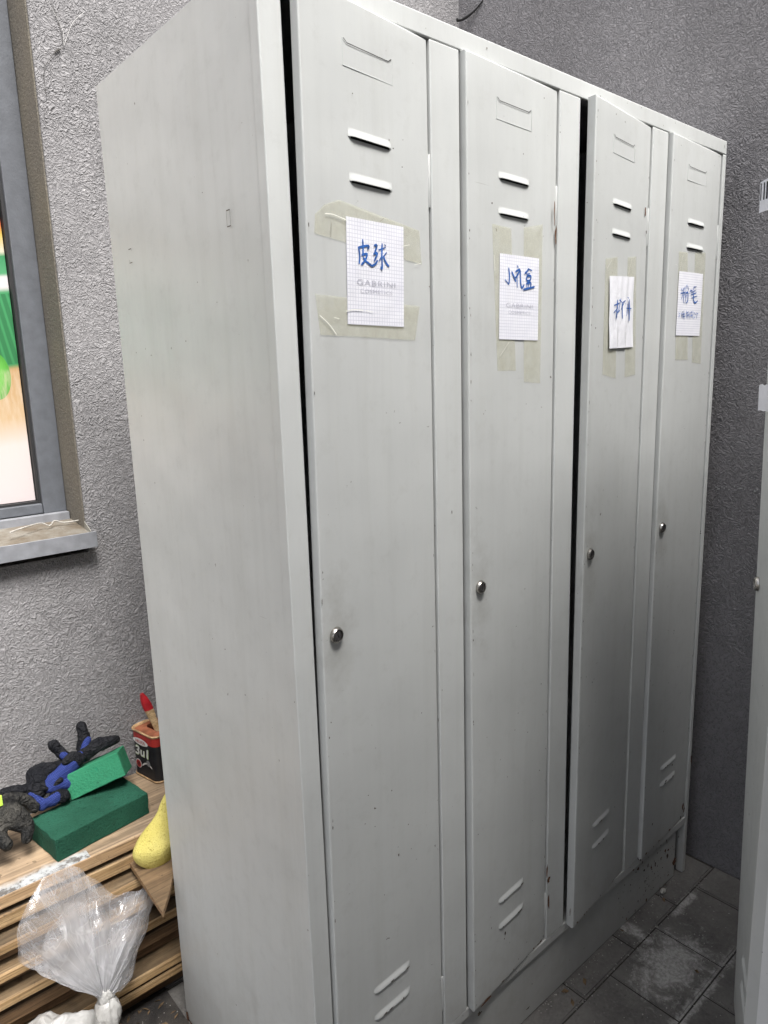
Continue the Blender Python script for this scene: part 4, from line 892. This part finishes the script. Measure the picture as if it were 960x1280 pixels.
# yellow bath sponge squeezed between locker and boards
bm = bmesh.new(); bmesh.ops.create_uvsphere(bm, u_segments=48, v_segments=36, radius=1)
for v in bm.verts:
    x, y, z = v.co; t = (z + 1) / 2
    q_ = min(1, max(0, (t - .40) / .42)); rad = .053 * (1 - .66 * q_ * q_ * (3 - 2 * q_)) * (1.0 + .25 * max(0, t - .8))
    p_ = Vector((x * rad * 1.02 + .062 * max(0, t - .35), y * rad * .62 + .030 * max(0, t - .4), z * .074))
    p_ += Vector([noise.noise(p_ * 22 + Vector((k * 5, 1, 2))) * .0065 for k in range(3)]) + Vector([noise.noise(p_ * 110 + Vector((k * 5, 1, 2))) * .0008 for k in range(3)])
    v.co = p_
me = bpy.data.meshes.new('m'); bm.to_mesh(me); bm.free()
for q in me.polygons: q.use_smooth = True
me.materials.append(FOAM_Y); o = bpy.data.objects.new('bath_sponge', me); COL.objects.link(o); o.location = (.0045, .577, .3865)
tag(o, 'pale yellow rounded sponge wedged against the locker side', 'sponge')

# ------------------------------------------------------------------ GLOVES
def chains(name, chs, mat, parent, vox=.0022, amp=.0016):
    V, F = [], []
    for c in chs:
        pts = [q[:3] for q in c]; rad = [q[3] * 1.06 for q in c]; sp = smoothpath([(a, b_, c_) for a, b_, c_ in pts], 6); n = len(sp)
        rs = []
        for k in range(n):
            t = k / 6; i = min(int(t), len(rad) - 2); rs.append(rad[i] + (rad[i + 1] - rad[i]) * (t - i))
        for k, (p_, r_) in enumerate(zip(sp, rs)):
            bm = bmesh.new(); bmesh.ops.create_icosphere(bm, subdivisions=2, radius=r_, matrix=Matrix.Translation(p_))
            b_ = len(V); V += [v.co.copy() for v in bm.verts]; F += [tuple(v.index + b_ for v in f_.verts) for f_ in bm.faces]; bm.free()
    V = [v + Vector([noise.noise(v * 30 + Vector((k * 7, 0, 0))) * .0035 for k in range(3)]) for v in V]
    me = mesh(V, F); o = fin(name, me, mat, parent)
    rm = o.modifiers.new('r', 'REMESH'); rm.mode = 'VOXEL'; rm.voxel_size = vox; rm.use_smooth_shade = True
    s_ = o.modifiers.new('s', 'SMOOTH'); s_.iterations = 6; s_.factor = .6
    tx = bpy.data.textures.new('wr', 'CLOUDS'); tx.noise_scale = .014
    dm = o.modifiers.new('d', 'DISPLACE'); dm.texture = tx; dm.strength = amp * 2.8; dm.mid_level = .5; dm.texture_coords = 'LOCAL'
    return o
GA = thing('work_glove', 'blue knit glove with black fingertips leaning on the wall behind the green sponges', 'glove', (-.05, .80, .386), 'work gloves on the lumber stack')
chains('coated_fingers', D['gloveA_black'], LATEX, GA); chains('knit_cuff', D['gloveA_blue'], KNIT, GA)
GB = thing('work_glove', 'crumpled black and blue glove lying left of the green sponges', 'glove', (-.13, .78, .386), 'work gloves on the lumber stack')
chains('coated_fingers', D['gloveB_black'], LATEX, GB); chains('knit_cuff', D['gloveB_blue'], KNIT, GB)
GC = thing('work_glove', 'dusty grey-black glove with a lime tag hanging at the left edge', 'glove', (-.22, .72, .386), 'work gloves on the lumber stack')
chains('coated_fingers', D['gloveC'], LATEXG, GC)
lx, ly, lz = D['limetag']
box('lime_tag', (lx - .012, ly - .004, lz - .012), (lx + .004, ly + .003, lz + .010), LIME, GC, .002)

# ------------------------------------------------------------------ PAINT CAN + BRUSH
(ax_, ay_, _), (bx_, by_, _) = D['can']
CN = thing('paint_can', 'black oblong paint tin with red band and opened crusted lid in the corner', 'paint can', (.12, .80, .386))
ca = Vector((ax_, ay_, 0)); cd = (Vector((bx_, by_, 0)) - ca); cl = cd.length; cd.normalize(); cn = Vector((-cd.y, cd.x, 0))
if cn.x < 0: cn = -cn
def crect(w_, l_, r_, z, ins=0, seg=6):
    """rounded rectangle; text face along cd at cn=0"""
    pts = []
    for (cx, cy, a0) in ((l_ - r_, r_, -90), (l_ - r_, w_ - r_, 0), (r_, w_ - r_, 90), (r_, r_, 180)):
        for k in range(seg + 1):
            a = R(a0 + 90 * k / seg); px, py = cx + (r_ - ins) * math.cos(a), cy + (r_ - ins) * math.sin(a)
            pts.append(ca + cd * px + cn * py + Vector((0, 0, z)))
    return pts
CL, CW, CH = .098, .125, .118
def loft(rings, cap=True):
    n = len(rings[0]); V = [p_ for r_ in rings for p_ in r_]; F = []
    for j in range(len(rings) - 1):
        for k in range(n): F.append((j * n + k, j * n + (k + 1) % n, (j + 1) * n + (k + 1) % n, (j + 1) * n + k))
    if cap: F.append(tuple((len(rings) - 1) * n + k for k in range(n)))
    me = mesh(V, F); bm = bmesh.new(); bm.from_mesh(me); bmesh.ops.recalc_face_normals(bm, faces=bm.faces[:]); bm.to_mesh(me); bm.free(); return me
Z0 = .3865
fin('can_body', loft([crect(CW, CL, .016, Z0), crect(CW, CL, .016, Z0 + .003, .001), crect(CW, CL, .016, Z0 + .092, .001)], False), CANP, CN, 40)
fin('red_band', loft([crect(CW, CL, .016, Z0 + .0921, .0008), crect(CW, CL, .016, Z0 + CH - .004, .0008)], False), CANR, CN, 40)
fin('rim', loft([crect(CW, CL, .016, Z0 + CH - .004, -.0005), crect(CW, CL, .016, Z0 + CH, -.0022), crect(CW, CL, .016, Z0 + CH + .002, 0), crect(CW, CL, .016, Z0 + CH, .003), crect(CW, CL, .016, Z0 + CH - .004, .004)], False), CANRIM, CN, 60)
fin('rim', loft([crect(CW, CL, .016, Z0, -.001), crect(CW, CL, .016, Z0 + .003, -.0024), crect(CW, CL, .016, Z0 + .005, -.0008)], False), CANRIM, CN, 60)
# lid plate with round hole
outer = crect(CW, CL, .016, Z0 + CH - .004, .004); cen = ca + cd * (CL * .5) + cn * (CW * .5) + Vector((0, 0, Z0 + CH - .004)); n = len(outer)
inner, inner2, inner3 = [], [], []
for p_ in outer:
    d_ = (p_ - cen); a = math.atan2(d_.dot(cn), d_.dot(cd)); v_ = cd * math.cos(a) + cn * math.sin(a)
    inner.append(cen + v_ * .041); inner2.append(cen + v_ * .0395 + Vector((0, 0, .002))); inner3.append(cen + v_ * .038 - Vector((0, 0, .03)))
fin('lid_plate', loft([outer, inner, inner2, inner3], False), CANLID, CN, 60)
fin('paint_surface', loft([[cen + (p_ - cen).normalized() * .0395 - Vector((0, 0, .026)) for p_ in outer]], True), simple('wet_brown_paint', (.06, .018, .012), .2), CN)
def fc(s, z, w_=0): return ca + cd * s + Vector((0, 0, Z0 + z)) - cn * (w_ + -.0012)
def ellipse(s, z, rs, rz, lift, k=20, rot=0):
    V = [fc(s, z, lift)]
    for i in range(k):
        a = 2 * math.pi * i / k; x, y = rs * math.cos(a), rz * math.sin(a); V.append(fc(s + x * math.cos(rot) - y * math.sin(rot), z + x * math.sin(rot) + y * math.cos(rot), lift))
    return V, [(0, 1 + i, 1 + (i + 1) % k) for i in range(k)]
fin('brand_oval', merge([ellipse(.041, .093, .030, .0085, .0020)]), CANW, CN)
def cfont(txt, s0, z0, w_, h_, lift, mat, slant=0, name='lettering'):
    cu = bpy.data.curves.new('t', 'FONT'); cu.body = txt; cu.size = 1; cu.offset = .02
    ob = bpy.data.objects.new('t', cu); COL.objects.link(ob); dg = bpy.context.evaluated_depsgraph_get(); me = bpy.data.meshes.new_from_object(ob.evaluated_get(dg)); bpy.data.objects.remove(ob)
    xs = [v.co.x for v in me.vertices]; ys = [v.co.y for v in me.vertices]; ax, bx, ay, by = min(xs), max(xs), min(ys), max(ys)
    for v in me.vertices:
        yy = (v.co.y - ay) / (by - ay); v.co = fc(s0 + (v.co.x - ax) / (bx - ax) * w_ + slant * yy, z0 + yy * h_, lift)
    fin(name, me, mat, CN)
cfont('HELIOS', .022, .0895, .038, .0075, .0026, CANR)
cfont('3u1', .016, .055, .052, .026, .0022, CANG, .004)
cfont('3u1', .0175, .0575, .049, .0225, .0027, CANW, .004)
fin('round_emblem', merge([ellipse(.026, .033, .0115, .0115, .0020)]), CANW, CN)
fin('round_emblem', merge([ellipse(.026, .033, .0098, .0098, .0025)]), CANR, CN)
cfont('20', .0205, .030, .011, .007, .0030, CANP)
fin('swoosh', merge([ribbon([(.040 + k * .004, .040 - .0006 * (k - 5) ** 2 * .6 + k * .0004) for k in range(11)], lambda s, z, w_=0: fc(s, z, w_), .004, .0021)]), CANW, CN)
fin('gear_print', merge([ellipse(.066, .044, .008, .008, .0021)]), simple('dim_grey_print', (.16, .16, .17), .5), CN)

br = [Vector(q) for q in D['brush']]
BR = thing('paint_brush', 'paint brush with wooden handle and red lacquered end standing in the paint tin', 'brush', tuple(br[0]))
def flatbar(path, wid, th, face):
    """flattened tapered bar along path"""
    V, F = [], []; n = len(path); sg = 12
    for i, p_ in enumerate(path):
        t = (path[min(i + 1, n - 1)] - path[max(i - 1, 0)]).normalized(); a = t.cross(face).normalized(); b_ = a.cross(t).normalized()
        for k in range(sg): th_ = 2 * math.pi * k / sg; V.append(p_ + a * math.cos(th_) * wid[i] + b_ * math.sin(th_) * th[i])
    for i in range(n - 1):
        for k in range(sg): F.append((i * sg + k, i * sg + (k + 1) % sg, (i + 1) * sg + (k + 1) % sg, (i + 1) * sg + k))
    F.append(tuple(range(sg))[::-1]); F.append(tuple((n - 1) * sg + k for k in range(sg))); return mesh(V, F)
p0, p3 = br[0], br[-1]; ax3 = (p3 - p0); fdir = Vector((-.6, -.78, .1))
lo_ = p0 - ax3 * .22
pp = [lo_ + (p3 - lo_) * (k / 14) for k in range(15)]
wds = [.020, .019, .017, .0125, .0095, .0085, .0082, .0085, 0.0094, .0104, .0112, .0112, .0104, .0082, .0035]
k_ = 10
fin('handle', flatbar(pp[:k_ + 1], wds[:k_ + 1], [.005] * (k_ + 1), fdir), HANDLE, BR, 50)
fin('handle_end', flatbar([pp[k_ ] + (pp[k_+1]-pp[k_]) * .02] + pp[k_ + 1:], [wds[k_] + .0004] + [q + .0005 for q in wds[k_ + 1:]], [.0055, .0055, .0052, .005, .004, .0018], fdir), HRED, BR, 60)
fin('ferrule', flatbar([lo_ - ax3 * .30, lo_ - ax3 * .1, lo_ + ax3 * .02], [.021, .021, .0205], [.006, .006, .0055], fdir), simple('tin_ferrule', (.45, .42, .36), .35, .9), BR, 50)

# ------------------------------------------------------------------ PLASTIC BAG
kn = Vector(D['knot']); BO = [Vector(q) for q in D['bag_out']]
BG = thing('plastic_bag', 'knotted clear plastic bag with milky bulging body, leaning on the lumber stack', 'bag', (kn.x, kn.y - .02, 0))
out = smoothpath(BO, 7)
viewn = Vector((-.35, -.80, .48)).normalized()
def film(sgn, seed, amp, sc_=1.0):
    V, F, U = [], [], []; nr = 60; n = len(out)
    for j in range(nr + 1):
        r_ = j / nr
        for i, q in enumerate(out):
            a = i / (n - 1); neck = .010 + .0
            tgt = kn + (q - kn) * (sc_ + .012 * noise.noise(Vector((a * 14, seed, 0))))
            rr_ = r_ ** .92
            p_ = kn.lerp(tgt, rr_)
            lat = Vector((math.cos(a * math.pi * 2.0), 0, 0)) * 0
            pil = math.sin(min(1, rr_) * math.pi) ** .8 * math.sin(a * math.pi) ** .6
            rdg = lambda q: 1 - 2.6 * abs(noise.noise(q)); fold = rdg(Vector((a * 13, r_ * 1.8, seed))) * .45 + noise.noise(Vector((a * 8, r_ * 3.4, seed + 4))) * .9 + rdg(Vector((a * 19 + r_ * 3, r_ * 4, seed + 9))) * .16
            edge = 1 - .75 * rr_ ** 6
            p_ = p_ + viewn * (sgn * (.030 * pil + .004 * (1 - r_)) + amp * fold * (.15 + rr_) * edge)
            p_ += Vector((noise.noise(Vector((a * 18, r_ * 7, seed + 20))), 0, noise.noise(Vector((a * 18, r_ * 7, seed + 30))))) * .006 * rr_
            V.append(p_); U.append((a, r_))
    for j in range(nr):
        for i in range(n - 1): q = j * n + i; F.append((q, q + 1, q + n + 1, q + n))
    return mesh(V, F, U)
fin('loose_film', film(1, 1, .017), FILM, BG, 180)
fin('loose_film', film(-.4, 5, .012, .97), FILM, BG, 180)
fin('loose_film', film(.3, 8, .020, .72), FILM, BG, 180)
# bunched throat, knot and body
def lump(name, c, rad, amp, fr_, mat, seed, sub=5, pin=None):
    bm = bmesh.new(); bmesh.ops.create_icosphere(bm, subdivisions=sub, radius=1)
    for v in bm.verts:
        d_ = v.co.copy(); a = math.atan2(d_.y, d_.x)
        k = 1 + amp * (noise.noise(Vector((math.cos(a) * fr_, math.sin(a) * fr_, d_.z * 1.2 + seed))) + .5 * noise.noise(d_ * fr_ * 2 + Vector((seed, 0, 0)))) - .06 * abs(math.sin(a * 7 + d_.z * 2 + seed)) * (1 + d_.z) * .5
        v.co = Vector((c[0] + d_.x * rad[0] * k, c[1] + d_.y * rad[1] * k, max(.002, c[2] + d_.z * rad[2] * k)))
    me = bpy.data.meshes.new('m'); bm.to_mesh(me); bm.free(); return fin(name, me, mat, BG, 180)
lump('knot', (kn.x, kn.y, kn.z + .002), (.0150, .0145, .020), .35, 2.6, WBAG, 3, 4)
lump('bag_throat', (kn.x - .001, kn.y - .004, kn.z - .034), (.026, .025, .037), .20, 3.2, WBAG, 5, 4)
lump('bag_body', (kn.x - .148, kn.y - .045, .090), (.150, .110, .108), .22, 2.6, WBAG, 9)

# ------------------------------------------------------------------ SMALL THINGS
V, F = tube(smoothpath(D['twig'], 5), [.0012 + .0016 * abs(noise.noise(Vector((k * .7, 0, 0)))) for k in range(31)], 7)
o = fin('dry_twig', mesh(V, F), TWIG, None, 60); tag(o, 'crooked dry grey twig lying on the dirty window sill', 'twig')
V, F = tube(smoothpath(D['crack'], 5), [.0004 + .0005 * abs(noise.noise(Vector((k * .9, 3, 0)))) + (.0012 if k in (13, 14, 15) else 0) for k in range(31)], 6)
fin('wall_crack', mesh(V, F), CRACK, WL, kind='stuff')
V, F = tube(smoothpath(D['web'], 5), [.0003 + .0003 * abs(noise.noise(Vector((k * .9, 5, 0)))) for k in range(26)], 5)
fin('cobweb', mesh(V, F), WEB, WL, kind='stuff')
V, F = tube(smoothpath([(1.235, .842, 2.345), (1.25, .835, 2.349), (1.256, .815, 2.353), (1.26, .79, 2.362), (1.263, .765, 2.378)], 5), [.0055 - .0002 * k for k in range(21)], 8)
o = fin('black_cable', mesh(V, F), RUBBER, None, 60); tag(o, 'short piece of black cable in the wall corner above the locker', 'cable')
def stone(loc, s, label, mat=None, seed=0, group=None):
    bm = bmesh.new(); bmesh.ops.create_icosphere(bm, subdivisions=2, radius=1)
    for v in bm.verts:
        k = 1 + .5 * noise.noise(v.co * 1.4 + Vector((seed * 3.7, 0, 0))); v.co = Vector((v.co.x * s[0] * k, v.co.y * s[1] * k, s[2] * k * v.co.z + s[2] * .8))
    me = bpy.data.meshes.new('m'); bm.to_mesh(me); bm.free(); me.materials.append(mat); o = bpy.data.objects.new('pebble', me); COL.objects.link(o); o.location = loc
    return tag(o, label, 'pebble', group)
PB = simple('pale_rubble', (.36, .35, .32), .9, 0, .3, 200, .001)
px_, py_, _ = D['pebble']
stone((px_, py_, 0), (.009, .006, .006), 'pale pebble on the paving by the right end of the kick plate', PB, 1)
rg = random.Random(21); lst = []
for _ in range(520):
    if rg.random() < .25: x, y = rg.uniform(.55, 1.15), rg.gauss(.002, .006)
    elif rg.random() < .35: x, y = rg.uniform(.6, 1.2), rg.choice([-.205, -.045]) + rg.gauss(0, .004)
    elif rg.random() < .5: x, y = rg.gauss(.86, .12), rg.gauss(-.11, .07)
    elif rg.random() < .6: x, y = rg.uniform(.6, 1.25), rg.uniform(-.35, .005)
    else: x, y = rg.uniform(-.2, 0), rg.uniform(.50, .56)
    if x > 1.25 or (y > .008 and x > 0): continue
    s = rg.uniform(.0006, .0022); a = rg.random() * 3
    V = [(x + s * math.cos(a + k * 2.1), y + s * math.sin(a + k * 2.1), .0001) for k in range(3)] + [(x, y, s)]
    lst.append((V, [(0, 1, 2), (0, 1, 3), (1, 2, 3), (2, 0, 3)]))
g = fin('plaster_crumbs', merge(lst), PB, kind='stuff'); g['label'] = 'scattered pale plaster crumbs on the dark paving'; g['category'] = 'debris'
# leaf litter between locker foot and lumber stack
lst = []
for _ in range(34):
    x, y = (rg.uniform(-.13, -.005), rg.uniform(.50, .62)) if _ < 22 else (rg.uniform(.6, 1.2), rg.gauss(-.015, .012) if _ < 28 else rg.gauss(-.2, .03)); s = rg.uniform(.004, .011); a = rg.random() * 6; t = rg.uniform(-.003, .005)
    V = [(x + s * math.cos(a), y + s * math.sin(a), .002), (x + s * .4 * math.cos(a + 1.6), y + s * .4 * math.sin(a + 1.6), .004 + t), (x - s * math.cos(a), y - s * math.sin(a), .003), (x - s * .4 * math.cos(a + 1.6), y - s * .4 * math.sin(a + 1.6), .002)]
    lst.append((V, [(0, 1, 2, 3)]))
g = fin('leaf_litter', merge(lst), simple('dead_leaves', (.13, .085, .045), .9, 0, .5, 90, 0), kind='stuff'); g['label'] = 'dead leaf bits scattered on the paving around the locker foot'; g['category'] = 'litter'
